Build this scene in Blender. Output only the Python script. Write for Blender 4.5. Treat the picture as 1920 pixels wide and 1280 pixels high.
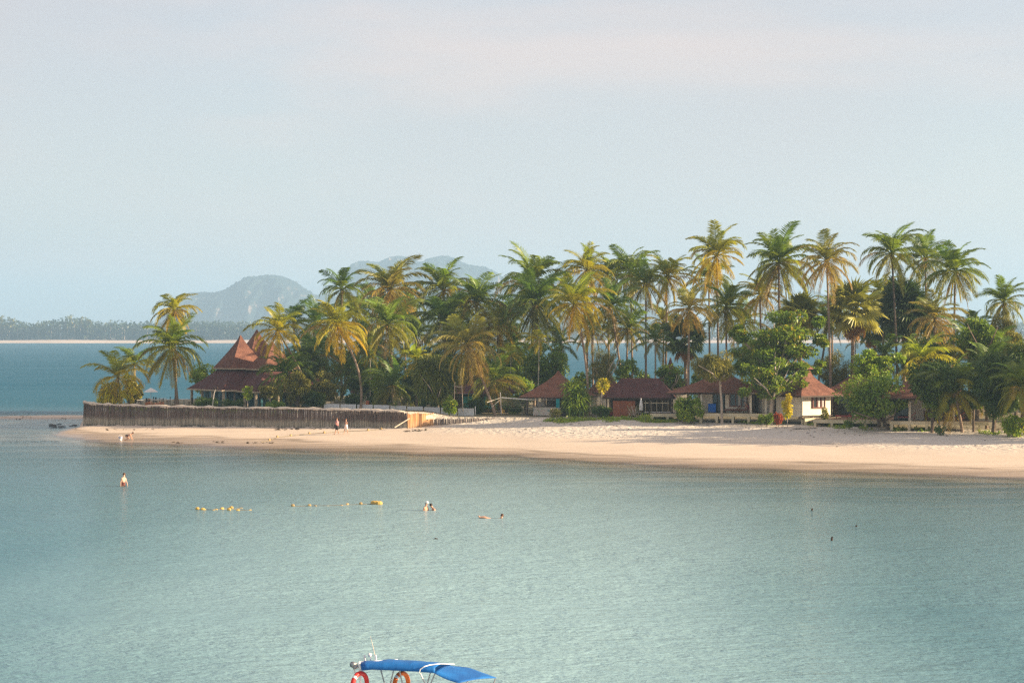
import bpy, math, random
import numpy as np
from mathutils import Vector, Matrix

# ------------------------------------------------------------------ clear
for _o in list(bpy.data.objects):
    bpy.data.objects.remove(_o, do_unlink=True)
scene = bpy.context.scene
COL = scene.collection
R = math.radians

# ------------------------------------------------------------------ camera
F = 3733.0          # focal length in photo pixels (1920 wide)
CAM_Z = 11.0        # eye height above the water
HZ = 629.0          # photo row of the horizon
cd = bpy.data.cameras.new('camera'); cam = bpy.data.objects.new('camera', cd); COL.objects.link(cam)
cam.location = (0, 0, CAM_Z); cam.rotation_euler = (R(90), 0, 0)
cd.sensor_width = 36.0; cd.lens = 36.0*F/1920.0
cd.shift_y = -(640.0-HZ)/1920.0
cd.clip_start = 0.5; cd.clip_end = 40000
scene.camera = cam

# ------------------------------------------------------------------ sky and sun
SUN_EL = 17.5
SUN_TOWARD = 5.0     # degrees the sun stands towards the viewer from straight right
sx = math.cos(R(SUN_EL))*math.cos(R(SUN_TOWARD)); sy = -math.cos(R(SUN_EL))*math.sin(R(SUN_TOWARD)); sz = math.sin(R(SUN_EL))
world = bpy.data.worlds.new('World'); scene.world = world; world.use_nodes = True
wn = world.node_tree.nodes; wl = world.node_tree.links
wn.clear()
w_out = wn.new('ShaderNodeOutputWorld'); w_bg = wn.new('ShaderNodeBackground')
w_sky = wn.new('ShaderNodeTexSky'); w_sky.sky_type = 'NISHITA'; w_sky.sun_disc = False
w_sky.sun_elevation = R(SUN_EL); w_sky.sun_rotation = math.atan2(sx, sy)
w_sky.air_density = 1.0; w_sky.dust_density = 1.6; w_sky.ozone_density = 1.5; w_sky.altitude = 0
w_bg.inputs['Strength'].default_value = 0.086
# a thin high veil of cloud over the whole sky, broken by noise, warmer where it is thicker
w_tc = wn.new('ShaderNodeTexCoord'); w_map = wn.new('ShaderNodeMapping'); w_map.inputs['Scale'].default_value = (2.2, 2.2, 9.0)
w_map.inputs['Location'].default_value = (2.62, 1.0, 0.9)
w_n = wn.new('ShaderNodeTexNoise'); w_n.inputs['Scale'].default_value = 1.3; w_n.inputs['Detail'].default_value = 7; w_n.inputs['Roughness'].default_value = 0.52
w_n.inputs['Distortion'].default_value = 0.3
wl.new(w_tc.outputs['Generated'], w_map.inputs['Vector']); wl.new(w_map.outputs['Vector'], w_n.inputs['Vector'])
w_r = wn.new('ShaderNodeMapRange'); w_r.inputs['From Min'].default_value = 0.45; w_r.inputs['From Max'].default_value = 0.72
w_r.inputs['To Min'].default_value = 0.0; w_r.inputs['To Max'].default_value = 0.58; w_r.interpolation_type = 'SMOOTHSTEP'
wl.new(w_n.outputs['Fac'], w_r.inputs['Value'])
w_veil = wn.new('ShaderNodeMix'); w_veil.data_type = 'RGBA'; w_thin = wn.new('ShaderNodeTexNoise'); w_thin.inputs['Scale'].default_value = 2.6; w_thin.inputs['Detail'].default_value = 2
w_tm = wn.new('ShaderNodeMapping'); w_tm.inputs['Location'].default_value = (0.0, 0.0, 0.0)
w_tr = wn.new('ShaderNodeMapRange'); w_tr.inputs['From Min'].default_value = 0.36; w_tr.inputs['From Max'].default_value = 0.62; w_tr.inputs['To Min'].default_value = 0.50; w_tr.inputs['To Max'].default_value = 0.86
wl.new(w_tc.outputs['Generated'], w_tm.inputs['Vector']); wl.new(w_tm.outputs['Vector'], w_thin.inputs['Vector']); wl.new(w_thin.outputs['Fac'], w_tr.inputs['Value']); wl.new(w_tr.outputs['Result'], w_veil.inputs['Factor'])
w_veil.inputs['B'].default_value = (3.08, 2.56, 2.48, 1)
w_cl = wn.new('ShaderNodeMix'); w_cl.data_type = 'RGBA'; w_cl.inputs['B'].default_value = (4.3, 3.15, 2.72, 1)
wl.new(w_sky.outputs['Color'], w_veil.inputs['A'])
wl.new(w_veil.outputs['Result'], w_cl.inputs['A']); wl.new(w_r.outputs['Result'], w_cl.inputs['Factor'])
wl.new(w_cl.outputs['Result'], w_bg.inputs['Color']); wl.new(w_bg.outputs['Background'], w_out.inputs['Surface'])

sl = bpy.data.lights.new('sun', 'SUN'); sun = bpy.data.objects.new('sun', sl); COL.objects.link(sun)
sl.energy = 5.0; sl.angle = R(0.6); sl.color = (1.0, 0.78, 0.53)
sun.rotation_euler = Vector((sx, sy, sz)).to_track_quat('Z', 'Y').to_euler()
sun.location = (60, 0, 40)

vs = scene.view_settings
scene.display_settings.display_device = 'sRGB'
vs.view_transform = 'Standard'; vs.look = 'None'; vs.gamma = 1.0; vs.use_curve_mapping = False
vs.exposure = 1.5
cy = scene.cycles
cy.use_denoising = False; cy.use_adaptive_sampling = False; cy.filter_width = 1.4
cy.max_bounces = 7; cy.diffuse_bounces = 3; cy.glossy_bounces = 3; cy.transmission_bounces = 4; cy.transparent_max_bounces = 10
cy.volume_bounces = 1
cy.sample_clamp_indirect = 6.0

# ------------------------------------------------------------------ helpers
rng = random.Random(7)
nrng = np.random.default_rng(11)

def X(px, D): return (px-960.0)/F*D
def Zp(py, D): return CAM_Z-(py-HZ)/F*D
def P(px, py, D): return Vector((X(px, D), D, Zp(py, D)))
def Dz(py, z=0.0): return (CAM_Z-z)*F/(py-HZ)
def G(px, py, z=0.0):
    D = Dz(py, z); return Vector((X(px, D), D, z))

class MB:
    """collects shapes into one mesh"""
    def __init__(s): s.v = []; s.f = []; s.t = None; s.m = []
    def add(s, vs_, fs_, mi=0):
        o = len(s.v); s.v.extend(tuple(v) for v in vs_)
        for f in fs_: s.f.append(tuple(i+o for i in f)); s.m.append(mi)
        return s
    def box(s, c, size, rz=0.0, mi=0, rx=0.0, ry=0.0):
        x, y, z = (k/2 for k in size); M = Matrix.Translation(c) @ Matrix.Rotation(rz, 4, 'Z') @ Matrix.Rotation(ry, 4, 'Y') @ Matrix.Rotation(rx, 4, 'X')
        vv = [M @ Vector(p) for p in ((-x,-y,-z),(x,-y,-z),(x,y,-z),(-x,y,-z),(-x,-y,z),(x,-y,z),(x,y,z),(-x,y,z))]
        return s.add(vv, ((0,3,2,1),(4,5,6,7),(0,1,5,4),(1,2,6,5),(2,3,7,6),(3,0,4,7)), mi)
    def bar(s, a, b, w, h=None, mi=0):
        return s.tube([a, b], [w/2]*2, 4, mi)
    def tube(s, pts, rad, n=6, mi=0, cap=True):
        pts = [Vector(p) for p in pts]; k = len(pts); ring = []
        if not hasattr(rad, '__len__'): rad = [rad]*k
        up = Vector((0.013, 0.999, 0.02))
        vv = []
        for i, p in enumerate(pts):
            d = (pts[min(i+1, k-1)]-pts[max(i-1, 0)])
            d = d.normalized() if d.length > 1e-9 else Vector((0, 0, 1))
            u = up-d*up.dot(d)
            if u.length < 1e-3: u = Vector((1, 0, 0))-d*d.x
            u.normalize(); w = d.cross(u); up = u
            for j in range(n):
                a = 2*math.pi*(j+0.5)/n
                vv.append(p+(u*math.cos(a)+w*math.sin(a))*rad[i])
        ff = []
        for i in range(k-1):
            for j in range(n):
                a = i*n+j; b = i*n+(j+1) % n
                ff.append((a, b, b+n, a+n))
        if cap:
            ff.append(tuple(range(n-1, -1, -1))); ff.append(tuple(range((k-1)*n, k*n)))
        return s.add(vv, ff, mi)
    def ball(s, c, r, nu=8, nv=5, mi=0, sc=(1, 1, 1)):
        c = Vector(c); vv = [c+Vector((0, 0, -r*sc[2]))]
        for i in range(1, nv):
            t = -math.pi/2+math.pi*i/nv
            for j in range(nu):
                a = 2*math.pi*j/nu
                vv.append(c+Vector((r*sc[0]*math.cos(t)*math.cos(a), r*sc[1]*math.cos(t)*math.sin(a), r*sc[2]*math.sin(t))))
        vv.append(c+Vector((0, 0, r*sc[2]))); L = len(vv)-1; ff = []
        for j in range(nu): ff.append((0, 1+(j+1) % nu, 1+j))
        for i in range(nv-2):
            for j in range(nu):
                a = 1+i*nu+j; b = 1+i*nu+(j+1) % nu
                ff.append((a, b, b+nu, a+nu))
        for j in range(nu): ff.append((L, 1+(nv-2)*nu+j, 1+(nv-2)*nu+(j+1) % nu))
        return s.add(vv, ff, mi)
    def torus(s, c, R_, r_, axis_rot=0.0, nu=20, nv=8, mi=0, a0=0, a1=2*math.pi):
        # ring standing upright, its axis turned axis_rot about z from +y
        vv = []; full = abs(a1-a0-2*math.pi) < 1e-6
        cnt = nu if full else nu+1
        for i in range(cnt):
            a = a0+(a1-a0)*i/nu
            for j in range(nv):
                b = 2*math.pi*j/nv
                q = R_+r_*math.cos(b)
                p = Vector((q*math.cos(a), r_*math.sin(b), q*math.sin(a)))
                vv.append(Matrix.Rotation(axis_rot, 3, 'Z') @ p+Vector(c))
        ff = []
        for i in range(nu):
            for j in range(nv):
                a = (i % cnt)*nv+j; b = (i % cnt)*nv+(j+1) % nv
                c2 = ((i+1) % cnt)*nv+(j+1) % nv; d = ((i+1) % cnt)*nv+j
                ff.append((a, d, c2, b))
        return s.add(vv, ff, mi)
    def mesh(s, name, mats, smooth=False):
        me = bpy.data.meshes.new(name); me.from_pydata(s.v, [], s.f)
        for m in (mats if isinstance(mats, (list, tuple)) else [mats]): me.materials.append(m)
        if any(s.m): me.polygons.foreach_set('material_index', s.m)
        if smooth: me.polygons.foreach_set('use_smooth', [True]*len(me.polygons))
        me.update()
        return me
    def build(s, name, mats, parent=None, smooth=False, loc=(0, 0, 0), kind=None, label=None):
        o = bpy.data.objects.new(name, s.mesh(name, mats, smooth)); COL.objects.link(o)
        o.parent = parent; o.location = loc
        if kind: o['kind'] = kind
        if label: o['label'] = label
        return o

def link(name, me, parent=None, loc=(0, 0, 0)):
    o = bpy.data.objects.new(name, me); COL.objects.link(o); o.parent = parent; o.location = loc
    return o
def tag(o, label, cat, group=None):
    o['label'] = label; o['category'] = cat
    if group: o['group'] = group
    return o
def thing(name, label, cat, loc, rz=0.0, group=None):
    o = bpy.data.objects.new(name, None); COL.objects.link(o)
    o.location = loc; o.rotation_euler = (0, 0, rz); o.empty_display_size = 0.3
    return tag(o, label, cat, group)
def copy_tree(o, parent=None):
    c = o.copy(); COL.objects.link(c); c.parent = parent
    for ch in list(o.children): copy_tree(ch, c)
    return c

# ------------------------------------------------------------------ materials
class NT:
    def __init__(s, name):
        s.m = bpy.data.materials.new(name); s.m.use_nodes = True
        s.n = s.m.node_tree.nodes; s.l = s.m.node_tree.links; s.n.clear()
        s.out = s.n.new('ShaderNodeOutputMaterial')
    def node(s, t, **kw):
        nd = s.n.new('ShaderNode'+t)
        for k, v in kw.items(): setattr(nd, k, v)
        return nd
    def put(s, sock, v):
        if v is None: return
        if hasattr(v, 'is_linked') and hasattr(v, 'node'): s.l.new(v, sock)
        else:
            if hasattr(sock.default_value, '__len__') and len(sock.default_value) == 4 and hasattr(v, '__len__') and len(v) == 3: v = (*v, 1)
            sock.default_value = v
    def coord(s, kind='Object', scale=(1, 1, 1), loc=(0, 0, 0)):
        tc = s.node('TexCoord'); mp = s.node('Mapping'); mp.inputs['Scale'].default_value = scale; mp.inputs['Location'].default_value = loc
        s.l.new(tc.outputs[kind], mp.inputs['Vector']); return mp.outputs['Vector']
    def pos(s, scale=(1, 1, 1)):
        g = s.node('NewGeometry'); mp = s.node('Mapping'); mp.inputs['Scale'].default_value = scale
        s.l.new(g.outputs['Position'], mp.inputs['Vector']); return mp.outputs['Vector']
    def noise(s, vec, scale=5, detail=4, rough=0.5, dist=0.0):
        nd = s.node('TexNoise'); s.put(nd.inputs['Scale'], scale); s.put(nd.inputs['Detail'], detail); s.put(nd.inputs['Roughness'], rough); s.put(nd.inputs['Distortion'], dist)
        if vec is not None: s.l.new(vec, nd.inputs['Vector'])
        return nd.outputs['Fac']
    def ramp(s, v, a, b, c=0.0, d=1.0, smooth=True):
        nd = s.node('MapRange'); nd.interpolation_type = 'SMOOTHSTEP' if smooth else 'LINEAR'
        for k, val in zip(('From Min', 'From Max', 'To Min', 'To Max'), (a, b, c, d)): s.put(nd.inputs[k], val)
        s.put(nd.inputs['Value'], v); return nd.outputs['Result']
    def mix(s, f, a, b):
        nd = s.node('Mix'); nd.data_type = 'RGBA'; s.put(nd.inputs['Factor'], f); s.put(nd.inputs['A'], a); s.put(nd.inputs['B'], b)
        return nd.outputs['Result']
    def math(s, op, a, b=None):
        nd = s.node('Math'); nd.operation = op; s.put(nd.inputs[0], a)
        if b is not None: s.put(nd.inputs[1], b)
        return nd.outputs[0]
    def mul(s, c, f):
        nd = s.node('Mix'); nd.data_type = 'RGBA'; nd.blend_type = 'MULTIPLY'; nd.inputs['Factor'].default_value = 1.0
        s.put(nd.inputs['A'], c); s.put(nd.inputs['B'], f); return nd.outputs['Result']
    def attr(s, name, out='Fac'):
        nd = s.node('Attribute'); nd.attribute_name = name; return nd.outputs[out]
    def bump(s, h, strength=0.3, dist=0.1):
        nd = s.node('Bump'); s.put(nd.inputs['Strength'], strength); s.put(nd.inputs['Distance'], dist); s.put(nd.inputs['Height'], h)
        return nd.outputs['Normal']
    def bsdf(s, col, rough=0.8, spec=0.3, normal=None, metal=0.0, **kw):
        b = s.node('BsdfPrincipled'); s.put(b.inputs['Base Color'], col); s.put(b.inputs['Roughness'], rough); s.put(b.inputs['Specular IOR Level'], spec); s.put(b.inputs['Metallic'], metal)
        if normal is not None: s.l.new(normal, b.inputs['Normal'])
        for k, v in kw.items(): s.put(b.inputs[k], v)
        return b.outputs['BSDF']
    def fin(s, sh): s.l.new(sh, s.out.inputs['Surface']); return s.m

def simple(name, col, rough=0.7, var=0.25, scale=3.0, spec=0.3, metal=0.0, bump=0.0):
    t = NT(name); v = t.coord('Object'); n = t.noise(v, scale, 5, 0.6)
    lo = tuple(c*(1-var) for c in col); hi = tuple(min(0.95, c*(1+var)) for c in col)
    c = t.mix(t.ramp(n, 0.3, 0.7), lo, hi)
    return t.fin(t.bsdf(c, rough, spec, t.bump(n, bump, 0.05) if bump else None, metal))

def leaf_material(name, a, b, c, trans=0.32, rough=0.45, use_obj_color=False):
    """foliage: per-leaf attribute 'tint' picks between three natural leaf colours"""
    t = NT(name)
    if use_obj_color:
        oi = t.node('ObjectInfo'); n = t.noise(t.coord('Object'), 3.0, 3)
        base = t.mul(oi.outputs['Color'], t.mix(n, (0.65, 0.7, 0.7), (1.35, 1.3, 1.2)))
    else:
        ti = t.attr('tint'); base = t.mix(t.ramp(ti, 0.0, 0.55), a, b); base = t.mix(t.ramp(ti, 0.72, 1.0), base, c)
    base = t.mul(base, (1.95, 2.0, 1.40))
    p = t.bsdf(base, rough, 0.35)
    tr = t.node('BsdfTranslucent'); t.put(tr.inputs['Color'], t.mul(base, (1.2, 1.2, 0.6)))
    mx = t.node('MixShader'); mx.inputs['Fac'].default_value = trans
    t.l.new(p, mx.inputs[1]); t.l.new(tr.outputs[0], mx.inputs[2])
    return t.fin(mx.outputs[0])
# ------------------------------------------------------------------ the shape of the land
_wl = [(-400,812),(60,813),(105,818),(200,830),(330,836),(480,841),(640,847),(800,853),(960,856),(1110,866),(1210,872),(1320,877),(1440,880),(1615,887),(1790,894),(1920,899),(2200,910),(2600,925)]
WX = np.array([G(a, b).x for a, b in _wl]); WY = np.array([G(a, b).y for a, b in _wl])
_vl = [(157,797,0.35),(500,801,0.45),(765,803,0.6),(815,797,0.8),(1030,790,1.3),(1150,786,1.5),(1300,790,1.4),(1480,797,1.3),(1660,806,1.3),(1850,808,1.3),(2000,816,1.35),(2600,835,1.4)]
VX = np.array([G(a, b, c).x for a, b, c in _vl]); VY = np.array([G(a, b, c).y for a, b, c in _vl]); VH = np.array([c for _, _, c in _vl])
WALL = [Vector((G(a, b, c).x, G(a, b, c).y, 0)) for a, b, c in ((157,797,0.35),(500,801,0.45),(765,803,0.6))]
def wob(x, y, sx_, sy_, seed, n=5):
    r = np.random.default_rng(seed); o = 0
    for k in range(n):
        f = 1.7**k; a = r.uniform(0, 6.28); ph = r.uniform(0, 6.28)
        o = o+np.sin((x/sx_*math.cos(a)*f+y/sy_*math.sin(a)*f)*6.28+ph+1.3*np.sin(x/sx_*f*2.1+ph*2))/f
    return o/2.0
def sstep(a, b, v):
    t = np.clip((v-a)/(b-a), 0, 1); return t*t*(3-2*t)
BACK_X = np.array([-60, -51, -44, -25, -8, 60, 130]); BACK_Y = np.array([296, 284, 286, 300, 312, 318, 318])
def ground(x, y, full=False):
    x = np.asarray(x, float); y = np.asarray(y, float)
    yw = np.interp(x, WX, WY)+wob(x, y*0, 26, 26, 3)*0.9; yv = np.interp(x, VX, VY); hv = np.interp(x, VX, VH)
    d = y-yw
    t = np.clip(d/np.maximum(yv-yw, 4), 0, 1)
    beach = hv*(0.35*t+0.65*t**1.5)+0.05*wob(x, y, 17, 9, 5)*sstep(0.1, 0.5, t)
    beach = beach+0.02*wob(x, y, 22, 4, 9)*sstep(0, 2, d)
    under = np.maximum(np.where(d > -75, 0.0105*d, -0.79+0.035*(d+75)), -4.5)
    h = np.where(d > 0, beach, under+0.02*wob(x, y, 30, 5, 12))
    # island top behind the wall and behind the beach
    top = 1.7+0.6*(1-sstep(-11, -6, x))-0.34*sstep(15, 20, x)
    inl = sstep(0.25, 1.6, y-yv)*(x > -51.0)
    h = h*(1-inl)+top*inl
    # left of the wall: drying flats and a low sand bar
    lf = 1-sstep(-51.6, -50.6, x)
    lf2 = 1-sstep(-53.5, -49.5, x)
    flats = -0.10+0.07*wob(x, y, 24, 7, 21)-0.012*np.maximum(209-y, 0)-0.03*np.maximum(y-274, 0)
    bar = 0.44*np.exp(-((y-267-0.02*(x+60)**2*0.1)/3.6)**2)*sstep(-80, -61, x)
    flats = np.maximum(np.where(flats+bar > -3.5, flats+bar, -3.5), -3.5)
    mixf = np.where(y > 236, lf, lf2)
    h = h*(1-mixf)+flats*mixf
    # far side of the island
    yb = np.interp(x, BACK_X, BACK_Y); db = y-yb
    h = np.where((db > -12) & (x > -51.0), np.minimum(h, np.maximum(-0.10*db, -4.5)+0.0), h)
    h = np.where((db > 0) & (x <= -51.0), np.minimum(h, np.maximum(-0.05*db, -4.5)), h)
    if full: return h, d, y-yv
    return h
def gz(x, y): return float(ground(x, y))

def spaced(edges):
    out = []
    for a, b, n in edges: out.extend(np.linspace(a, b, n, endpoint=False))
    return np.array(out+[edges[-1][1]])
GX = spaced([(-11000,-1500,7),(-1500,-260,10),(-260,-90,24),(-90,100,238),(100,220,40),(220,1500,12),(1500,11000,7)])
GY = spaced([(-250,40,8),(40,135,24),(135,330,244),(330,520,30),(520,3100,26),(3100,15000,10)])
def grid_mesh(name, z, mat, attrs):
    nx, ny = len(GX), len(GY); xx, yy = np.meshgrid(GX, GY)
    v = np.stack([xx.ravel(), yy.ravel(), z.ravel()], 1)
    me = bpy.data.meshes.new(name)
    i, j = np.meshgrid(np.arange(nx-1), np.arange(ny-1)); a = (j*nx+i).ravel()
    q = np.stack([a, a+1, a+1+nx, a+nx], 1)
    me.vertices.add(len(v)); me.vertices.foreach_set('co', v.ravel())
    me.loops.add(q.size); me.loops.foreach_set('vertex_index', q.ravel())
    me.polygons.add(len(q)); me.polygons.foreach_set('loop_start', np.arange(len(q))*4); me.polygons.foreach_set('loop_total', np.full(len(q), 4))
    me.update(calc_edges=True)
    me.polygons.foreach_set('use_smooth', [True]*len(q))
    for k, val in attrs.items():
        at = me.attributes.new(k, 'FLOAT', 'POINT'); at.data.foreach_set('value', val.ravel().astype(np.float32))
    me.materials.append(mat)
    o = bpy.data.objects.new(name, me); COL.objects.link(o); return o
XX, YY = np.meshgrid(GX, GY)
HH, DD, VV = ground(XX, YY, True)
veg = sstep(0.5, 5.0, VV+1.2*wob(XX, YY, 9, 5, 31))*(XX > -51)*sstep(-0.3, 0.4, HH)
sandtop = (1-sstep(-20, -8, XX))*0+0.0

# sand, wet sand, seabed
t = NT('sand')
hgt = t.attr('height'); vg = t.attr('veg')
p1 = t.pos((1, 1, 1)); streak = t.noise(t.pos((0.05, 0.42, 1)), 1.0, 6, 0.62, 0.6)
fine = t.noise(p1, 2.2, 8, 0.75); mid = t.noise(t.pos((0.12, 0.25, 1)), 1.0, 4, 0.55)
hw = t.math('ADD', hgt, t.math('MULTIPLY', t.math('SUBTRACT', streak, 0.5), 0.22))
dry = t.mix(t.ramp(fine, 0.35, 0.7), (0.54, 0.49, 0.41), (0.71, 0.645, 0.55))
firm = t.mix(mid, (0.57, 0.46, 0.345), (0.65, 0.54, 0.42))
c = t.mix(t.ramp(hw, 0.38, 0.95), firm, dry)
damp = t.mix(streak, (0.20, 0.145, 0.09), (0.40, 0.29, 0.19))
c = t.mix(t.ramp(hw, 0.02, 0.22), damp, c)
weed = t.ramp(t.noise(t.pos((0.07, 0.9, 1)), 1.0, 5, 0.6, 0.8), 0.58, 0.68)
zone = t.math('MULTIPLY', t.ramp(hgt, -0.16, -0.02), t.ramp(hgt, 0.10, 0.22, 1.0, 0.0))
c = t.mix(t.math('MULTIPLY', t.math('MULTIPLY', weed, zone), 0.75), c, (0.095, 0.07, 0.04))
bed = t.mix(mid, (0.30, 0.27, 0.19), (0.40, 0.36, 0.26))
lines = t.ramp(t.noise(t.pos((0.035, 1.6, 1)), 1.0, 3, 0.55, 0.5), 0.56, 0.66)
c = t.mix(t.math('MULTIPLY', t.math('MULTIPLY', lines, t.ramp(hgt, 0.02, 0.12)), t.ramp(hgt, 0.16, 0.42, 0.55, 0.0)), c, (0.17, 0.12, 0.075))
edge = t.noise(t.pos((0.09, 0.25, 1)), 1.0, 4, 0.6); he = t.math('ADD', hgt, t.math('MULTIPLY', t.math('SUBTRACT', edge, 0.5), 0.05))
ln1 = t.math('MULTIPLY', t.ramp(he, -0.030, -0.004), t.ramp(he, 0.012, 0.030, 1.0, 0.0))
ln2 = t.math('MULTIPLY', t.ramp(he, 0.125, 0.142), t.ramp(he, 0.152, 0.180, 1.0, 0.0))
c = t.mix(t.math('MULTIPLY', ln1, 0.85), c, (0.105, 0.075, 0.045)); c = t.mix(t.math('MULTIPLY', ln2, t.ramp(edge, 0.4, 0.6, 0.15, 0.6)), c, (0.16, 0.115, 0.07))
c = t.mix(t.ramp(hgt, -0.05, -0.5), c, bed)
wp = t.ramp(t.noise(t.pos((0.06, 0.35, 1)), 1.0, 5, 0.65, 0.8), 0.40, 0.54)
c = t.mix(t.math('MULTIPLY', t.math('MULTIPLY', wp, t.ramp(hgt, -0.03, -0.07)), t.ramp(hgt, -0.42, -0.22)), c, (0.060, 0.045, 0.022))
soil = t.mix(t.noise(p1, 0.9, 6, 0.7), (0.10, 0.10, 0.035), (0.36, 0.29, 0.19))
c = t.mix(vg, c, soil)
foot = t.noise(p1, 1.3, 3, 0.5); bb = t.math('MULTIPLY', t.ramp(hgt, 0.45, 0.85), t.ramp(foot, 0.42, 0.62, 0, 1))
hh = t.math('ADD', t.math('MULTIPLY', bb, 1.0), t.math('MULTIPLY', fine, 0.35))
rgh = t.ramp(hw, 0.0, 0.22, 0.28, 0.9)
sand_mat = t.fin(t.bsdf(c, rgh, 0.35, t.bump(hh, 0.75, 0.13)))
seabed = grid_mesh('sand_ground', HH, sand_mat, {'height': HH, 'veg': veg}); seabed['kind'] = 'structure'

# water: reflects the sky, its own colour by depth and vignette, clear where it is thin
depth = np.maximum(-HH, 0)
opensea = sstep(300, 480, YY)+(1-sstep(300, 480, YY))*(sstep(272, 300, YY)*sstep(-30, -60, XX) if False else np.maximum(sstep(250, 330, YY), 0)*0.75)
bank_vignette = np.exp(-((XX+1-0.0*YY+2.5*wob(XX, YY, 40, 60, 61))/(10+0.085*YY))**2)*(1-opensea)  # pale sandbank down the middle, lens darkening of the sides put into the colour
bank_vignette = np.maximum(bank_vignette, 0.30*sstep(2, 22, XX)*(1-opensea))
t = NT('sea_water')
dp = t.attr('depth'); op = t.attr('opensea')
wv1 = t.noise(t.pos((2.6, 3.8, 1)), 1.0, 3, 0.6, 0.3)
wv2 = t.noise(t.pos((0.62, 1.2, 1)), 1.0, 3, 0.55, 0.4)
wv3 = t.noise(t.pos((0.10, 0.26, 1)), 1.0, 3, 0.55, 0.4)
patch = t.noise(t.pos((0.012, 0.03, 1)), 1.0, 4, 0.6, 0.6)
hgt_w = t.math('ADD', t.math('ADD', t.math('MULTIPLY', wv1, 0.078), t.math('MULTIPLY', wv2, 0.16)), t.math('MULTIPLY', wv3, 0.20))
calm = t.math('MULTIPLY', t.ramp(dp, 0.03, 0.40, 0.22, 1.0), t.ramp(patch, 0.3, 0.7, 0.55, 1.25))
nrm = t.bump(hgt_w, calm, 1.0)
bk = t.math('ADD', t.attr('bank_vignette'), t.math('MULTIPLY', t.math('SUBTRACT', patch, 0.5), 0.5))
body = t.mix(t.ramp(bk, 0.0, 0.95, smooth=False), (0.032, 0.143, 0.182), (0.298, 0.467, 0.497))
body = t.mix(op, body, (0.010, 0.10, 0.155))
df = t.node('BsdfDiffuse'); t.put(df.inputs['Color'], body); t.l.new(nrm, df.inputs['Normal'])
tr = t.node('BsdfTransparent'); t.put(tr.inputs['Color'], (0.93, 0.97, 0.95))
opac = t.math('SUBTRACT', 1.0, t.math('POWER', 2.718, t.math('MULTIPLY', dp, -2.4)))
mx = t.node('MixShader'); t.l.new(opac, mx.inputs['Fac']); t.l.new(tr.outputs[0], mx.inputs[1]); t.l.new(df.outputs[0], mx.inputs[2])
gl = t.node('BsdfGlossy'); gl.inputs['Roughness'].default_value = 0.16; t.l.new(nrm, gl.inputs['Normal']); t.put(gl.inputs['Color'], (0.95, 0.97, 1.0))
fr = t.node('Fresnel'); fr.inputs['IOR'].default_value = 1.333; t.l.new(nrm, fr.inputs['Normal'])
# a ruffled sea shows the viewer its tilted facets, so it mirrors less than flat water would
mg = t.node('MixShader'); t.l.new(t.math('MULTIPLY', fr.outputs[0], t.math('MULTIPLY', t.ramp(op, 0.0, 1.0, 0.46, 0.22), t.ramp(dp, 0.0, 0.6, 0.55, 1.0))), mg.inputs['Fac']); t.l.new(mx.outputs[0], mg.inputs[1]); t.l.new(gl.outputs[0], mg.inputs[2])
water_mat = t.fin(mg.outputs[0])
sea = grid_mesh('sea_water', HH*0, water_mat, {'depth': depth, 'opensea': opensea, 'bank_vignette': bank_vignette}); sea['kind'] = 'structure'

# ------------------------------------------------------------------ far shore with its beach
FAR_D = 2930.0
t = NT('far_sand'); n = t.noise(t.pos((0.02, 0.05, 1)), 1.0, 5, 0.6)
far_sand = t.fin(t.bsdf(t.mix(n, (0.55, 0.44, 0.34), (0.70, 0.58, 0.47)), 0.9, 0.2))
m = MB(); xs = np.linspace(-1500, 2600, 165); prof = [(-40,-4.5),(0,-0.1),(4,1.0),(50,4.0),(120,5.2),(700,6.0),(1500,8),(2400,-4.5)]
for x in xs:
    wv = 30*math.sin(x*0.004)+12*math.sin(x*0.013+1)+5*math.sin(x*0.05)
    for k, (dy, z) in enumerate(prof): m.v.append((x, FAR_D+dy+wv*(1 if k < 6 else 0), z*(1+0.10*math.sin(x*0.021+k)) if z > 0 else z))
K = len(prof)
for i in range(len(xs)-1):
    for k in range(K-1): m.f.append((i*K+k, (i+1)*K+k, (i+1)*K+k+1, i*K+k+1)); m.m.append(0)
fs_ = m.build('far_beach', far_sand, smooth=True, kind='structure')

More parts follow.
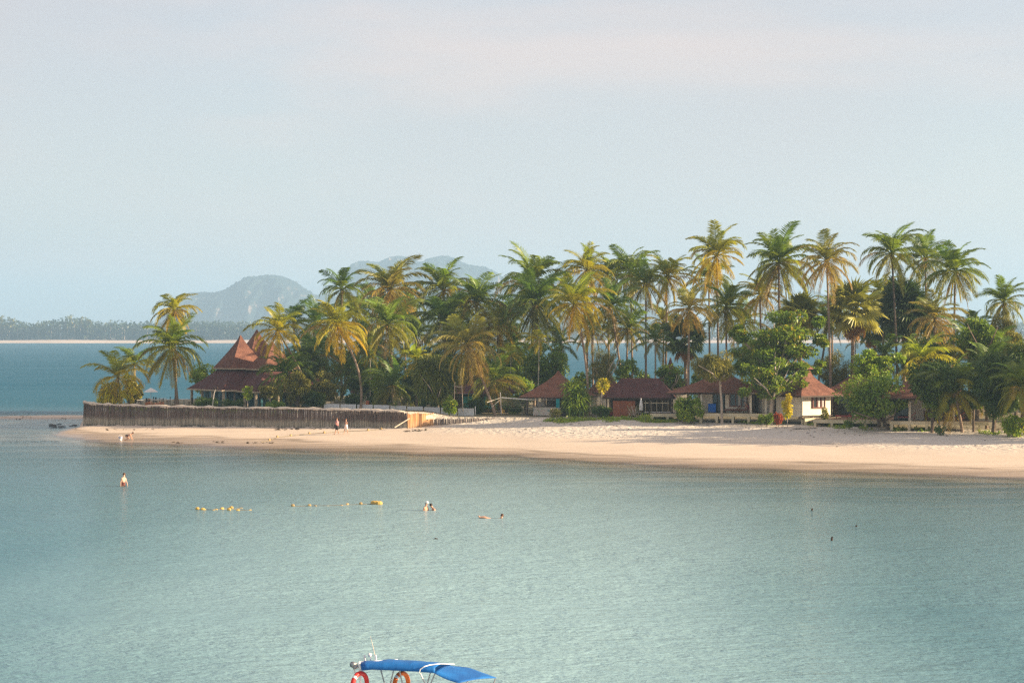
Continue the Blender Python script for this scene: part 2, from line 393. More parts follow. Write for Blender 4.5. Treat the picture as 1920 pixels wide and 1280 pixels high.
# ------------------------------------------------------------------ limestone hills
t = NT('limestone_hill')
g = t.node('NewGeometry'); sep = t.node('SeparateXYZ'); t.l.new(g.outputs['Normal'], sep.inputs[0])
n1 = t.noise(t.pos((0.006, 0.006, 0.012)), 1.0, 7, 0.65); n2 = t.noise(t.pos((0.03, 0.03, 0.012)), 1.0, 5, 0.6)
cliff = t.math('MULTIPLY', t.ramp(sep.outputs['Z'], 0.75, 0.40), t.ramp(n1, 0.54, 0.64))
forest = t.mix(n2, (0.010, 0.023, 0.024), (0.022, 0.036, 0.034))  # dark forest with the blue of the haze put into its colour
hill_mat = t.fin(t.bsdf(t.mix(cliff, forest, t.mix(n2, (0.16, 0.125, 0.11), (0.30, 0.23, 0.20))), 0.95, 0.1))
def hill(name, outline, D, thick, seed):
    xs_ = np.linspace(outline[0][0], outline[-1][0], 120)
    pys = np.interp(xs_, [a for a, _ in outline], [b for _, b in outline])
    r = np.random.default_rng(seed); rows = 41; m = MB()
    vv = np.linspace(-1, 1, rows)
    jag = np.interp(np.arange(120), np.arange(0, 120, 1), r.normal(0, 0.5, 120))
    for i, px in enumerate(xs_):
        top = Zp(pys[i]+jag[i], D)
        for k, v in enumerate(vv):
            u = (1-abs(v)**2.2)
            bulge = 1+0.16*math.sin(px*0.11+v*5+seed)+0.10*math.sin(px*0.31-v*9+seed*2)
            y = D+v*thick*bulge
            z = -5+(top+5)*min(1.0, u**0.62)*(1.0 if abs(v) < 1e-6 else (0.985+0.012*math.sin(px*0.2+v*23)))
            x = X(px, D)*(1 if True else 1)
            if abs(v) > 1e-6: z += (top*0.05)*(math.sin(px*0.17+v*17)+math.sin(px*0.33-v*31+2*math.sin(px*.07)))*0.45*u*min(1, abs(v)*3)
            m.v.append((x, y, max(z if z < top or abs(v) < 1e-6 else top*0.995, -5)))
    for i in range(119):
        for k in range(rows-1): m.f.append((i*rows+k, (i+1)*rows+k, (i+1)*rows+k+1, i*rows+k+1)); m.m.append(0)
    return m.build(name, hill_mat, smooth=False, kind='structure')
hill('limestone_hill', [(322,640),(332,600),(340,560),(353,550),(379,547),(408,549),(413,551),(419,545),(438,537),(462,521),(493,516),(513,515),(530,518),(550,526),(572,541),(592,554),(607,550),(630,556),(660,575),(700,600),(740,640)], 6000, 400, 1)
hill('far_hill', [(640,640),(646,560),(652,510),(660,497),(672,489),(700,490),(710,492),(730,482),(750,479),(772,484),(792,492),(805,484),(825,479),(842,480),(860,487),(877,496),(910,500),(935,512),(965,540),(1000,545),(1020,525),(1035,510),(1055,490),(1067,486),(1080,487),(1105,496),(1140,520),(1190,548),(1250,585),(1300,640)], 6500, 460, 2)
hill('distant_hill', [(1380,640),(1420,600),(1470,566),(1505,550),(1522,546),(1538,552),(1570,580),(1620,610),(1680,640)], 8000, 500, 3)

# ------------------------------------------------------------------ haze
HAZE = 1.9e-4
hz_m = bpy.data.materials.new('haze'); hz_m.use_nodes = True; nt = hz_m.node_tree; nt.nodes.clear()
ho = nt.nodes.new('ShaderNodeOutputMaterial'); hv_ = nt.nodes.new('ShaderNodeVolumePrincipled')
hv_.inputs['Color'].default_value = (0.415, 0.63, 0.85, 1); hv_.inputs['Density'].default_value = HAZE; hv_.inputs['Anisotropy'].default_value = 0.1
nt.links.new(hv_.outputs[0], ho.inputs['Volume'])
hb = MB().box((0, 7400, 188), (24000, 15800, 388)).build('haze', hz_m, kind='stuff')
# ------------------------------------------------------------------ building materials
def roof_material(name, a, b):
    t = NT(name); v = t.coord('Object')
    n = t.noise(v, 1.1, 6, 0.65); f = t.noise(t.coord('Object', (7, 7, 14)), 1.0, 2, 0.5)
    c = t.mix(t.ramp(n, 0.3, 0.72), a, b); c = t.mul(c, t.mix(t.ramp(f, 0.3, 0.7), (0.62, 0.62, 0.65), (1.35, 1.3, 1.27)))  # varied tile tones, patch contrast raised to paint in dappled sunlight
    moss = t.ramp(t.noise(v, 0.45, 6, 0.7), 0.60, 0.75)
    c = t.mix(t.math('MULTIPLY', moss, 0.4), c, (0.10, 0.075, 0.05))
    return t.fin(t.bsdf(c, 0.85, 0.2, t.bump(f, 0.5, 0.05)))
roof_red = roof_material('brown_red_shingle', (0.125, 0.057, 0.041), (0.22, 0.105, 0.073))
roof_shaded = roof_material('shaded_brown_shingle', (0.085, 0.038, 0.038), (0.130, 0.057, 0.052))  # brown-red shingle with shade put into its colour
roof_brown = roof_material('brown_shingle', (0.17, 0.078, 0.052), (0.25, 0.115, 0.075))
fascia_m = simple('cream_fascia', (0.52, 0.43, 0.31), 0.7, 0.2)
dark_wood = simple('dark_timber', (0.055, 0.032, 0.022), 0.6, 0.35, 2.0)
red_wood = simple('red_stained_timber', (0.20, 0.062, 0.035), 0.55, 0.25, 4.0)
cream_wall = simple('cream_plaster', (0.80, 0.735, 0.60), 0.85, 0.08, 1.2, 0.2, 0, 0.2)
cream_beam = simple('cream_painted_concrete', (0.66, 0.58, 0.40), 0.85, 0.14, 1.5, 0.2, 0, 0.3)
white_paint = simple('white_paint', (0.76, 0.75, 0.72), 0.6, 0.08)
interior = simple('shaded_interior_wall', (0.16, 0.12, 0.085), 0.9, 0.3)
curtain_m = simple('pale_curtain', (0.55, 0.54, 0.50), 0.9, 0.15, 6)
stone_m = simple('pale_paving', (0.40, 0.35, 0.28), 0.9, 0.2)
blue_cloth = simple('blue_cloth', (0.012, 0.13, 0.50), 0.8, 0.15)
teal_cloth = simple('teal_cloth', (0.02, 0.30, 0.33), 0.8, 0.15)
rust_ply = simple('red_brown_plywood', (0.30, 0.105, 0.055), 0.75, 0.22, 1.1, 0.2, 0, 0.2)
grey_metal = simple('grey_metal', (0.35, 0.36, 0.37), 0.35, 0.15, 4, 0.5, 0.7)
def glass_material(name, col):
    t = NT(name); n = t.noise(t.coord('Object'), 1.5, 3)
    return t.fin(t.bsdf(t.mix(n, tuple(c*0.6 for c in col), tuple(c*1.4 for c in col)), 0.08, 0.7))
glass_teal = glass_material('teal_glass', (0.05, 0.14, 0.17)); glass_dark = glass_material('dark_glass', (0.02, 0.028, 0.032))

def ring_roof(mb, prof, courses, mi=0, lip=0.035, ox=0.0, oy=0.0):
    """four-sided roof laid in stepped courses: prof = [(half_x, half_y, z)...] from eave to top"""
    ts = np.linspace(0, len(prof)-1, courses+1); pr = np.array(prof, float)
    val = [tuple(np.interp(tt, np.arange(len(prof)), pr[:, k]) for k in range(3)) for tt in ts]
    rings = []
    for i in range(courses):
        a, b = val[i], val[i+1]
        rings.append((a[0], a[1], a[2])); rings.append((b[0]+lip*0.2, b[1]+lip*0.2, b[2]+lip))
    vv = []
    for hx, hy, z in rings: vv += [(ox-hx, oy-hy, z), (ox+hx, oy-hy, z), (ox+hx, oy+hy, z), (ox-hx, oy+hy, z)]
    ff = []
    for i in range(len(rings)-1):
        for j in range(4):
            k = (j+1) % 4; ff.append((i*4+j, i*4+k, i*4+4+k, i*4+4+j))
    n = len(rings)*4; ff.append((n-4, n-3, n-2, n-1))
    mb.add(vv, ff, mi)
    # soffit
    a = val[0]
    mb.add([(ox-a[0], oy-a[1], a[2]-0.01), (ox+a[0], oy-a[1], a[2]-0.01), (ox+a[0], oy+a[1], a[2]-0.01), (ox-a[0], oy+a[1], a[2]-0.01)], [(3, 2, 1, 0)], mi)
def eave_band(mb, hx, hy, z, h=0.16, t=0.06, mi=0, ox=0.0, oy=0.0):
    mb.box((ox, oy-hy-t/2, z), (2*hx+2*t, t, h), mi=mi); mb.box((ox, oy+hy+t/2, z), (2*hx+2*t, t, h), mi=mi)
    mb.box((ox-hx-t/2, oy, z), (t, 2*hy, h), mi=mi); mb.box((ox+hx+t/2, oy, z), (t, 2*hy, h), mi=mi)
def flare(hx0, hy0, z0, hx1, hy1, z1, p=1.7, n=7):
    return [(hx1+(hx0-hx1)*(1-i/n)**p, hy1+(hy0-hy1)*(1-i/n)**p, z0+(z1-z0)*i/n) for i in range(n+1)]

# ------------------------------------------------------------------ restaurant pavilion with three spires
PR = R(34)
pv = thing('pavilion', 'large open pavilion with three steep red shingled spires above a broad shade-toned roof', 'pavilion', (X(451, 250), 250, 2.1), PR)
bz = 2.1
def module(wx, wy, half, zl0, zl1, uh, z1, body=True):
    q = Matrix.Rotation(-PR, 2) @ Vector((wx, wy)); ox, oy = q.x, q.y
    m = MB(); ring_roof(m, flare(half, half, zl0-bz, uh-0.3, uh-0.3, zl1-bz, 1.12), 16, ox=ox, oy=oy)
    m.build('lower_roof', roof_shaded, pv)
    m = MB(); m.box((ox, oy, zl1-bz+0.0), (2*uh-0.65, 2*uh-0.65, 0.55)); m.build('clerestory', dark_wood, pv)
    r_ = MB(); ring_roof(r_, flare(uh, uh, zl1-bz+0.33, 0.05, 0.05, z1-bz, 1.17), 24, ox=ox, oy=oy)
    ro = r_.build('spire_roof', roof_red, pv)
    m = MB(); eave_band(m, uh-0.02, uh-0.02, zl1-bz+0.26, 0.13, ox=ox, oy=oy); m.build('fascia', fascia_m, ro)
    m = MB(); eave_band(m, half-0.02, half-0.02, zl0-bz-0.06, 0.17, ox=ox, oy=oy); m.build('fascia', fascia_m, pv)
    if not body: return
    e = half-0.45; hgt = zl0-bz-0.1
    for a_, b_ in ((-e, -e), (e, -e), (-e, e), (-e/3, -e), (e/3, -e), (-e, -e/3), (-e, e/3)):
        MB().box((ox+a_, oy+b_, hgt/2), (0.26, 0.26, hgt)).build('column', fascia_m, pv)
    w = half-1.5
    for side in (0, 1):
        for i in range(4):
            c_ = -w+(i+0.5)*w/2; pw = w/2-0.12
            if side == 0: pos, sz_ = (ox+c_, oy-w, hgt/2), (pw, 0.06, hgt)
            else: pos, sz_ = (ox-w, oy+c_, hgt/2), (0.06, pw, hgt)
            wd = MB().box(pos, sz_).build('window', glass_teal, pv)
            for sgn in (-1, 1):
                f = MB()
                if side == 0: f.box((ox+c_+sgn*(w/4-0.03), oy-w, hgt/2), (0.06, 0.12, hgt))
                else: f.box((ox-w, oy+c_+sgn*(w/4-0.03), hgt/2), (0.12, 0.06, hgt))
                f.build('mullion', dark_wood, wd)
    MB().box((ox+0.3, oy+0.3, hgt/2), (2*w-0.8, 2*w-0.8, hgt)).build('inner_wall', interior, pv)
    MB().box((ox, oy, -0.25), (2*half-0.3, 2*half-0.3, 0.42)).build('floor_slab', stone_m, pv)
module(0, 0, 5.0, 4.32, 6.62, 2.55, 11.0)
module(4.35, -3.0, 4.95, 4.22, 6.55, 2.45, 10.25)
module(1.2, 6.6, 3.6, 4.6, 6.9, 2.75, 11.75, False)

# ------------------------------------------------------------------ sea wall of wooden stakes with a sandbag cap
def stake_material(name, top, mid_, low, wet, z0, z1):
    t = NT(name); v = t.coord('Object'); sp = t.node('SeparateXYZ'); t.l.new(v, sp.inputs[0]); z = sp.outputs['Z']
    n = t.noise(t.coord('Object', (6, 6, 0.35)), 1.0, 4, 0.6); n2 = t.noise(t.coord('Object', (0.25, 0.25, 0.2)), 1.0, 4, 0.6)
    zz = t.math('ADD', z, t.math('ADD', t.math('MULTIPLY', t.math('SUBTRACT', n, 0.5), 0.5), t.math('MULTIPLY', t.math('SUBTRACT', n2, 0.5), 1.0)))
    h = z1-z0
    c = t.mix(t.ramp(zz, z0+0.05*h, z0+0.20*h), wet, low); c = t.mix(t.ramp(zz, z0+0.34*h, z0+0.62*h), c, mid_); c = t.mix(t.ramp(zz, z0+0.75*h, z0+0.95*h), c, top)
    c = t.mul(c, t.mix(t.ramp(n, 0.25, 0.75), (0.55, 0.55, 0.55), (1.5, 1.5, 1.5)))
    return t.fin(t.bsdf(c, 0.85, 0.2, t.bump(n, 0.4, 0.04)))
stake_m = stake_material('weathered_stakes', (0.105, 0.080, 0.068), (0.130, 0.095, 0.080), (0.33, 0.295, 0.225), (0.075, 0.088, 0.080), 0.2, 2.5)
stake_end_m = stake_material('sunlit_brown_boards', (0.40, 0.22, 0.11), (0.44, 0.24, 0.11), (0.40, 0.24, 0.13), (0.15, 0.10, 0.07), 0.4, 2.2)  # sunlight on the wall end put into the boards as an orange tone
cap_m = simple('pale_sandbag', (0.60, 0.52, 0.42), 0.95, 0.15, 2.0, 0.1, 0, 0.5)
def along(pts, s):
    for a, b in zip(pts[:-1], pts[1:]):
        L = (b-a).length
        if s <= L: return a+(b-a)*(s/L), (b-a).normalized()
        s -= L
    return pts[-1].copy(), (pts[-1]-pts[-2]).normalized()
wtop = [(157,755),(190,759),(250,761),(330,763),(420,765),(520,766),(640,769),(700,770),(765,773)]
def wall_top_z(x, D): return Zp(np.interp(960+x/D*F, [a for a, _ in wtop], [b for _, b in wtop]), D)
swall = thing('sea_wall', 'long retaining wall of dark weathered wooden stakes along the sand point', 'wall', (WALL[0].x, WALL[0].y, 0))
o0 = Vector((WALL[0].x, WALL[0].y, 0)); total = sum((b-a).length for a, b in zip(WALL[:-1], WALL[1:]))
pts = [Vector((WALL[0].x-1.6, WALL[0].y+24, 0)), Vector((WALL[0].x-0.9, WALL[0].y+8, 0)), Vector((WALL[0].x-0.1, WALL[0].y+0.8, 0))]+WALL
tot2 = sum((b-a).length for a, b in zip(pts[:-1], pts[1:]))
m = MB(); s = 0.0; r = random.Random(5); cap_pts = []
while s < tot2:
    p, dr = along(pts, s); w = r.uniform(0.10, 0.17); zb = gz(p.x, p.y-0.8)-0.3 if p.y < 239 else -0.4; zt = wall_top_z(p.x, p.y)+r.uniform(-0.10, 0.06)
    q = p-o0; tl = r.uniform(-0.05, 0.05); nrm_ = Vector((dr.y, -dr.x, 0)); off = r.uniform(-0.05, 0.05)
    a = Vector((q.x, q.y, zb))+nrm_*off; b = Vector((q.x, q.y, zt))+nrm_*(off-0.08)+dr*tl
    rr = w*0.55; m.tube([a, a.lerp(b, 0.5)+dr*r.uniform(-0.02, 0.02), b], [rr, rr*r.uniform(0.85, 1.05), rr*0.8], 5)
    s += w*r.choice((0.9, 1.0, 1.15))
m.build('stake_row', stake_m, swall, kind='stuff')
m = MB(); s = 0.0; cp = []
while s < tot2:
    p, dr = along(pts, s); cp.append(p-o0+Vector((0, 0.28, wall_top_z(p.x, p.y)+0.0+0.05*math.sin(s*1.9)+r.uniform(-.02, .02)))); s += 0.7
m.tube(cp, [0.20+0.05*math.sin(i*2.3)+r.uniform(-.03, .03) for i in range(len(cp))], 7)
m.build('sandbag_cap', cap_m, swall, smooth=True)
# the heaped sand at the right end of the wall
m = MB(); n_ = 40
for i in range(n_+1):
    u = i/n_; px = 636+u*(812-636); D = np.interp(px, [600, 765, 815], [227, 223.6, 225]); z = 2.32+0.32*math.sin(math.pi*min(1, u*1.15))**0.8-0.28*u
    for k, (dy, dz) in enumerate(((0.3, -0.5), (0.32, -0.12), (0.9, 0.02), (2.2, 0.10), (4.5, -0.05), (7, -0.6))):
        m.v.append((X(px, D)-o0.x, D+dy-o0.y, z+dz+0.04*math.sin(i*1.3+k*2)))
for i in range(n_):
    for k in range(5): m.f.append((i*6+k, (i+1)*6+k, (i+1)*6+k+1, i*6+k+1)); m.m.append(0)
m.build('sand_heap', cap_m, swall, smooth=True)
# end return: broader boards catching the sun
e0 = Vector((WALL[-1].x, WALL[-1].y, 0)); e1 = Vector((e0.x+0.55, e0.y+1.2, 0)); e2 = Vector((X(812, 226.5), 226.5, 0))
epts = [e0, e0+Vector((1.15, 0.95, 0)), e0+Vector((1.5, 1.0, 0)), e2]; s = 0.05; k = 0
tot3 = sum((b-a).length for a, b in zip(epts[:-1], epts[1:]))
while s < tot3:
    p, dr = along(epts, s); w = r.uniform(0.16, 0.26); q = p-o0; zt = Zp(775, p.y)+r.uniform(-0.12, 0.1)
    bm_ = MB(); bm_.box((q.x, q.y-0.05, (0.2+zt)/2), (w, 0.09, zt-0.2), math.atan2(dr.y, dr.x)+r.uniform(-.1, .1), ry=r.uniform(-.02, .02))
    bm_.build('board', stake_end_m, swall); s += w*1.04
# prop pole leaning on the wall end
pp = MB(); pp.tube([P(740, 801, 221.0), P(768, 784, 222.4)], [0.06, 0.05], 6)
tag(pp.build('wooden_pole', simple('bleached_pole', (0.62, 0.52, 0.40), 0.8)), 'pale bare pole leaning against the right end of the stake wall', 'pole')

# low stake wall
lw = thing('stake_fence', 'low row of grey stakes holding back sand, right of the tall sea wall', 'wall', (X(815, 226.6), 226.6, 0))
m = MB(); q0 = Vector((X(815, 226.6), 226.6, 0)); px = 815.0
low_m = stake_material('grey_stakes', (0.30, 0.255, 0.22), (0.26, 0.22, 0.19), (0.24, 0.20, 0.17), (0.15, 0.13, 0.11), 0.6, 1.7)
while px < 1030:
    D = np.interp(px, [815, 1030], [226.6, 227.2]); zt = Zp(np.interp(px, [815, 930, 1030], [784.5, 783.5, 784.5]), D); zb = Zp(np.interp(px, [815, 920, 1030], [798, 796, 789]), D)-0.4
    if px < 945 or r.random() < 0.78:
        x = X(px, D); m.tube([(x-q0.x, D-q0.y, zb), (x-q0.x+r.uniform(-.04, .04), D-q0.y+r.uniform(-.04, .04), zt+r.uniform(-.09, .07))], [0.075, 0.065], 5)
    px += r.uniform(1.9, 2.6)
m.build('stake_row', low_m, lw, kind='stuff')

# white corrugated fence
corr = simple('white_corrugated_sheet', (0.62, 0.65, 0.66), 0.5, 0.10, 0.8)
def corr_panel(w, h):
    m = MB(); n = int(w/0.075); vv = []
    for i in range(n+1): 
        for z in (0, h): vv.append((i*w/n, 0.018*(1 if i % 2 else -1), z))
    m.add(vv, [(2*i, 2*i+2, 2*i+3, 2*i+1) for i in range(n)]); return m.mesh('panel', corr)
wf = thing('corrugated_fence', 'low white corrugated sheet fence behind the wall under the palms', 'fence', (X(608, 236), 236, 2.2))
pm = corr_panel(1.95, 0.88); xl = X(608, 236)
fx = 0.0
while xl+fx < X(862, 231):
    D = 236-5*(fx/16.0); px = 960+(xl+fx)/D*F; zt = Zp(np.interp(px, [608, 700, 800, 866], [757, 759, 763.5, 765.5]), D)
    if not (648 < px < 652):
        o = link('panel', pm, wf, (fx, D-236, zt-0.86-2.2)); o.rotation_euler.z = -math.atan2(5, 16.0)
    fx += 2.0
MB().box((fx-0.0, -5.25+0.1, 0.12), (0.1, 0.1, 1.0)).build('post', white_paint, wf)

# ------------------------------------------------------------------ beach bar kiosk
kd = 233.0
kx, kz = X(1047, kd), 1.75
kiosk = thing('beach_bar', 'small beach bar under a pointed brown shingle roof with a painted counter', 'bar', (kx, kd, kz), R(-18))
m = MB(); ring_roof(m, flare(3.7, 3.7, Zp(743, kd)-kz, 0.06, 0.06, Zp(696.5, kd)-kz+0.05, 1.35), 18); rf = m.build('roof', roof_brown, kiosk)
m = MB(); eave_band(m, 3.68, 3.68, Zp(743, kd)-kz-0.06, 0.14); m.build('fascia', dark_wood, rf)
for a, b in ((-2.9, -2.9), (2.9, -2.9), (2.9, 2.9), (-2.9, 2.9)):
    MB().box((a, b, 1.02), (0.16, 0.16, 2.1)).build('post', dark_wood, kiosk)
t = NT('painted_mural'); v = t.coord('Object'); n = t.noise(v, 1.6, 3, 0.5, 1.2); n2 = t.noise(v, 2.4, 3, 0.5, 0.8); n3 = t.noise(t.coord('Object', (1, 1, 1), (5, 3, 1)), 2.0, 3, 0.5, 0.9)
c = t.mix(t.ramp(n, 0.56, 0.60), (0.62, 0.58, 0.50), (0.25, 0.36, 0.36)); c = t.mix(t.ramp(n2, 0.60, 0.64), c, (0.50, 0.22, 0.18)); c = t.mix(t.ramp(n3, 0.63, 0.66), c, (0.20, 0.30, 0.12))
mural = t.fin(t.bsdf(c, 0.8, 0.2))
MB().box((-0.6, -2.6, 0.5), (3.3, 0.25, 1.0)).build('counter', mural, kiosk)
MB().box((-0.6, -2.6, 1.03), (3.5, 0.5, 0.06)).build('counter_top', dark_wood, kiosk)
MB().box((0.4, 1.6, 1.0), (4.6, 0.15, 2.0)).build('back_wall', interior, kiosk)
MB().box((-2.2, 0.2, 1.1), (0.9, 0.06, 0.8)).build('menu_board', white_paint, kiosk)
c_ = MB(); c_.box((0, 0, 0.5), (0.42, 0.05, 1.0)); tag(c_.build('hanging_towel', teal_cloth, loc=(X(1046, 229.0), 229.0, Zp(764, 229.0))), 'turquoise towel hanging at the corner of the beach bar', 'towel')

# ------------------------------------------------------------------ long shed with plywood wall
sd = 232.0; shx = X(1200, sd); sz0 = 1.65
shed = thing('open_shed', 'long low shed with a shade-toned hipped roof and open counter front', 'shed', (shx, sd, sz0), R(-6))
ez = Zp(745, 229.0)-sz0; rz_ = Zp(711, sd)-sz0
m = MB(); ring_roof(m, [(4.15, 3.6, ez), (3.2, 1.8, ez+(rz_-ez)*0.50), (2.25, 0.12, rz_)], 16); rf = m.build('roof', roof_shaded, shed)
m = MB(); eave_band(m, 4.13, 3.58, ez-0.07, 0.16); m.build('fascia', dark_wood, rf)
MB().tube([(-2.2, 0, rz_+0.05), (2.2, 0, rz_+0.05)], 0.09, 6).build('ridge_cap', roof_red, rf)
for x in (-3.7, -1.1, 1.2, 3.7):
    MB().box((x, -3.2, ez/2-0.05), (0.13, 0.13, ez)).build('post', dark_wood, shed); MB().box((x, 3.2, ez/2-0.05), (0.13, 0.13, ez)).build('post', dark_wood, shed)
for i in range(3): MB().box((-2.55+i*0.86, -3.36, 0.93), (0.84, 0.05, 1.86)).build('panel', rust_ply, shed)
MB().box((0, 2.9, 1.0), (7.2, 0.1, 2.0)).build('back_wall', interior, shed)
MB().box((2.1, -2.9, 0.55), (3.0, 0.3, 0.08)).build('counter', white_paint, shed)
for i in range(5): MB().box((0.75+i*0.65, -3.15, 1.25), (0.05, 0.05, 1.3)).build('slat', cream_beam, shed)
MB().box((2.0, -3.17, 1.62), (2.9, 0.05, 0.09)).build('rail', cream_beam, shed)
# folded parasol by the shed
fp = thing('folded_parasol', 'closed white parasol standing in front of the long shed', 'parasol', (X(1202, 227.2), 227.2, 1.6))
MB().tube([(0, 0, 0), (0, 0, 2.3)], 0.03, 6).build('pole', grey_metal, fp)
MB().tube([(0, 0, 0.9), (0, 0, 1.3), (0, 0, 1.9), (0, 0, 2.3)], [0.22, 0.24, 0.14, 0.03], 8).build('canopy', white_paint, fp)

# ------------------------------------------------------------------ bungalows
def window_unit(parent, x, y, z, w, h, n=3, fm=red_wood, face=-1):
    o = MB(); d = 0.09*face; f = MB()
    th = 0.09
    f.box((x, y+d, z+h/2), (w, 0.12, th)); f.box((x, y+d, z-h/2), (w+0.1, 0.18, th)); f.box((x-w/2, y+d, z), (th, 0.12, h)); f.box((x+w/2, y+d, z), (th, 0.12, h))
    for i in range(1, n): f.box((x-w/2+w*i/n, y+d, z), (th*0.8, 0.10, h-0.05))
    wf_ = f.build('window', fm, parent)
    for i in range(n):
        MB().box((x-w/2+w*(i+0.5)/n, y+d*0.4, z), (w/n-0.09, 0.03, h-0.09)).build('pane', glass_dark, wf_)
        if i != 0: MB().box((x-w/2+w*(i+0.62)/n, y+d*0.55-0.012, z-0.02), (w/n*0.42, 0.012, h-0.16)).build('curtain', curtain_m, wf_)
    return wf_
def deck(parent, x0, x1, y, z, depth, ny=0.3, pitch=1.75):
    MB().box(((x0+x1)/2, y+0.12, z-0.18), (x1-x0, 0.22, 0.36)).build('deck_beam', cream_beam, parent)
    n = max(3, int(depth/0.5))
    MB().box(((x0+x1)/2, y+depth/2+0.25, z-0.06), (x1-x0-0.04, depth, 0.10)).build('deck_floor', dark_wood, parent)
    x = x0+0.2
    while x < x1-0.05:
        MB().box((x, y+0.16, z-0.36-0.6), (0.26, 0.24, 1.2)).build('deck_post', cream_beam, parent)
        MB().box((x, y+depth*0.7, z-0.15-0.7), (0.22, 0.22, 1.4)).build('deck_post', cream_beam, parent); x += pitch
# first bungalow: broad hipped roof
bd = 224.0; bx = X(1352, bd); b0 = Zp(774, 221.5)
b1 = thing('bungalow', 'cream bungalow with wide brown hipped roof, dark window and blue towel on its porch', 'bungalow', (bx, bd, b0), R(-9))
ezz = Zp(736, 221)-b0; apx = Zp(699, bd)-b0
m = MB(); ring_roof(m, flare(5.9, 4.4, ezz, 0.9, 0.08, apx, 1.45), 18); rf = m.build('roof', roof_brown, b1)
m = MB(); eave_band(m, 5.88, 4.38, ezz-0.08, 0.16); m.build('fascia', dark_wood, rf)
m = MB(); ring_roof(m, flare(1.9, 1.9, ezz+0.05, 0.3, 0.05, Zp(717, 221)-b0, 1.2), 9, ox=-2.0, oy=-2.75); m.build('porch_roof', roof_brown, b1)
wy = -2.3
MB().box((-1.35, wy+0.1, ezz/2), (1.05, 0.2, ezz)).build('wall', cream_wall, b1)
MB().box((2.0, wy+0.1, ezz/2), (2.85, 0.2, ezz)).build('wall', cream_wall, b1)
MB().box((0.5, 2.2, ezz/2), (6.5, 0.2, ezz)).build('rear_wall', cream_wall, b1)
MB().box((-1.85, 0.0, ezz/2), (0.2, 4.4, ezz)).build('side_wall', cream_wall, b1)
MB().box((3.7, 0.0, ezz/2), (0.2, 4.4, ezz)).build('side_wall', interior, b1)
MB().box((-0.05, wy+0.45, ezz/2), (1.6, 0.06, ezz)).build('door', glass_dark, b1)
m = MB(); [m.box((-0.8+0.5*i, wy+0.35, ezz/2), (0.08, 0.08, ezz)) for i in range(4)]; m.build('door_frame', dark_wood, b1)
window_unit(b1, 2.05, wy, 1.45, 1.9, 1.35, 3)
for x in (-2.0, 3.45, 5.1): MB().box((x, -3.7, ezz/2), (0.24, 0.24, ezz)).build('column', cream_wall, b1)
MB().box((4.4, -0.8, ezz/2), (1.4, 0.1, ezz)).build('door', interior, b1)
MB().box((4.9, -1.0, ezz/2-0.1), (0.5, 0.05, ezz-0.4)).build('curtain', curtain_m, b1)
deck(b1, -2.2, 6.0, -4.5, 0.05, 3.9)
tw = MB(); tw.box((0, 0, 0.48), (0.85, 0.06, 0.95)); tw.box((0, -0.06, 0.93), (0.85, 0.18, 0.05)); 
tag(tw.build('towel', blue_cloth, loc=(X(1335, 220.6), 220.6, b0+0.12)), 'bright blue towel hung over a rail on the first bungalow porch', 'towel')
# left deck of the bar
dk = thing('timber_deck', 'low cream deck on short posts beside the long shed', 'deck', (X(1219, 223.5), 223.5, Zp(775, 223.5)), R(-9))
deck(dk, 0, 4.3, 0, 0, 2.6)

# second bungalow: lantern cap on a swept roof, turned so its front meets the sun
cd_ = 219.0; cxp = X(1506, cd_); c0 = Zp(781, 216.5)
b2 = thing('bungalow', 'white bungalow with swept red roof, small lantern cap and red framed window', 'bungalow', (cxp, cd_, c0), R(34))
ez2 = Zp(741, 217)-c0
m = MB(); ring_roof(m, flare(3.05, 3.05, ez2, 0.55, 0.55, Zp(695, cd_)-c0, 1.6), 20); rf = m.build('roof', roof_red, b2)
m = MB(); eave_band(m, 3.03, 3.03, ez2-0.08, 0.15); m.build('fascia', dark_wood, rf)
m = MB(); ring_roof(m, [(0.82, 0.82, Zp(692, cd_)-c0), (0.45, 0.45, Zp(685, cd_)-c0), (0.05, 0.05, Zp(676.5, cd_)-c0)], 6); m.build('lantern_cap', roof_red, b2)
hw = 2.05
MB().box((0, -hw, ez2/2), (2*hw, 0.2, ez2)).build('wall', cream_wall, b2)
MB().box((-hw+0.1, 0.05, ez2/2), (0.2, 2*hw-0.3, ez2)).build('side_wall', cream_wall, b2)
MB().box((hw-0.1, 0.05, ez2/2), (0.2, 2*hw-0.3, ez2)).build('side_wall', cream_wall, b2)
MB().box((0, hw, ez2/2), (2*hw, 0.2, ez2)).build('rear_wall', cream_wall, b2)
window_unit(b2, 0.25, -hw-0.1, 1.62, 1.75, 1.3, 3)
MB().box((0, -hw-0.2, 0.10), (2*hw+0.2, 0.3, 0.08)).build('plinth', dark_wood, b2)
deck(b2, -2.4, 2.9, -hw-0.9, -0.12, 0.9)
# wing behind at its left
b2w = thing('cottage_wing', 'low cream cottage with reddish hip roof half hidden by the almond tree', 'cottage', (X(1452, 223), 223, Zp(778, 222)), R(10))
ezw = Zp(737, 220)-Zp(778, 222)
m = MB(); ring_roof(m, flare(2.9, 2.9, ezw, 0.3, 0.1, Zp(708, 223)-Zp(778, 222), 1.5), 14); m.build('roof', roof_red, b2w)
for i, (x, y, w, d_) in enumerate(((0, -1.9, 3.8, 0.2), (0, 1.9, 3.8, 0.2), (-1.9, 0, 0.2, 3.6), (1.9, 0, 0.2, 3.6))): MB().box((x, y, ezw/2), (w, d_, ezw)).build('wall', cream_wall, b2w)

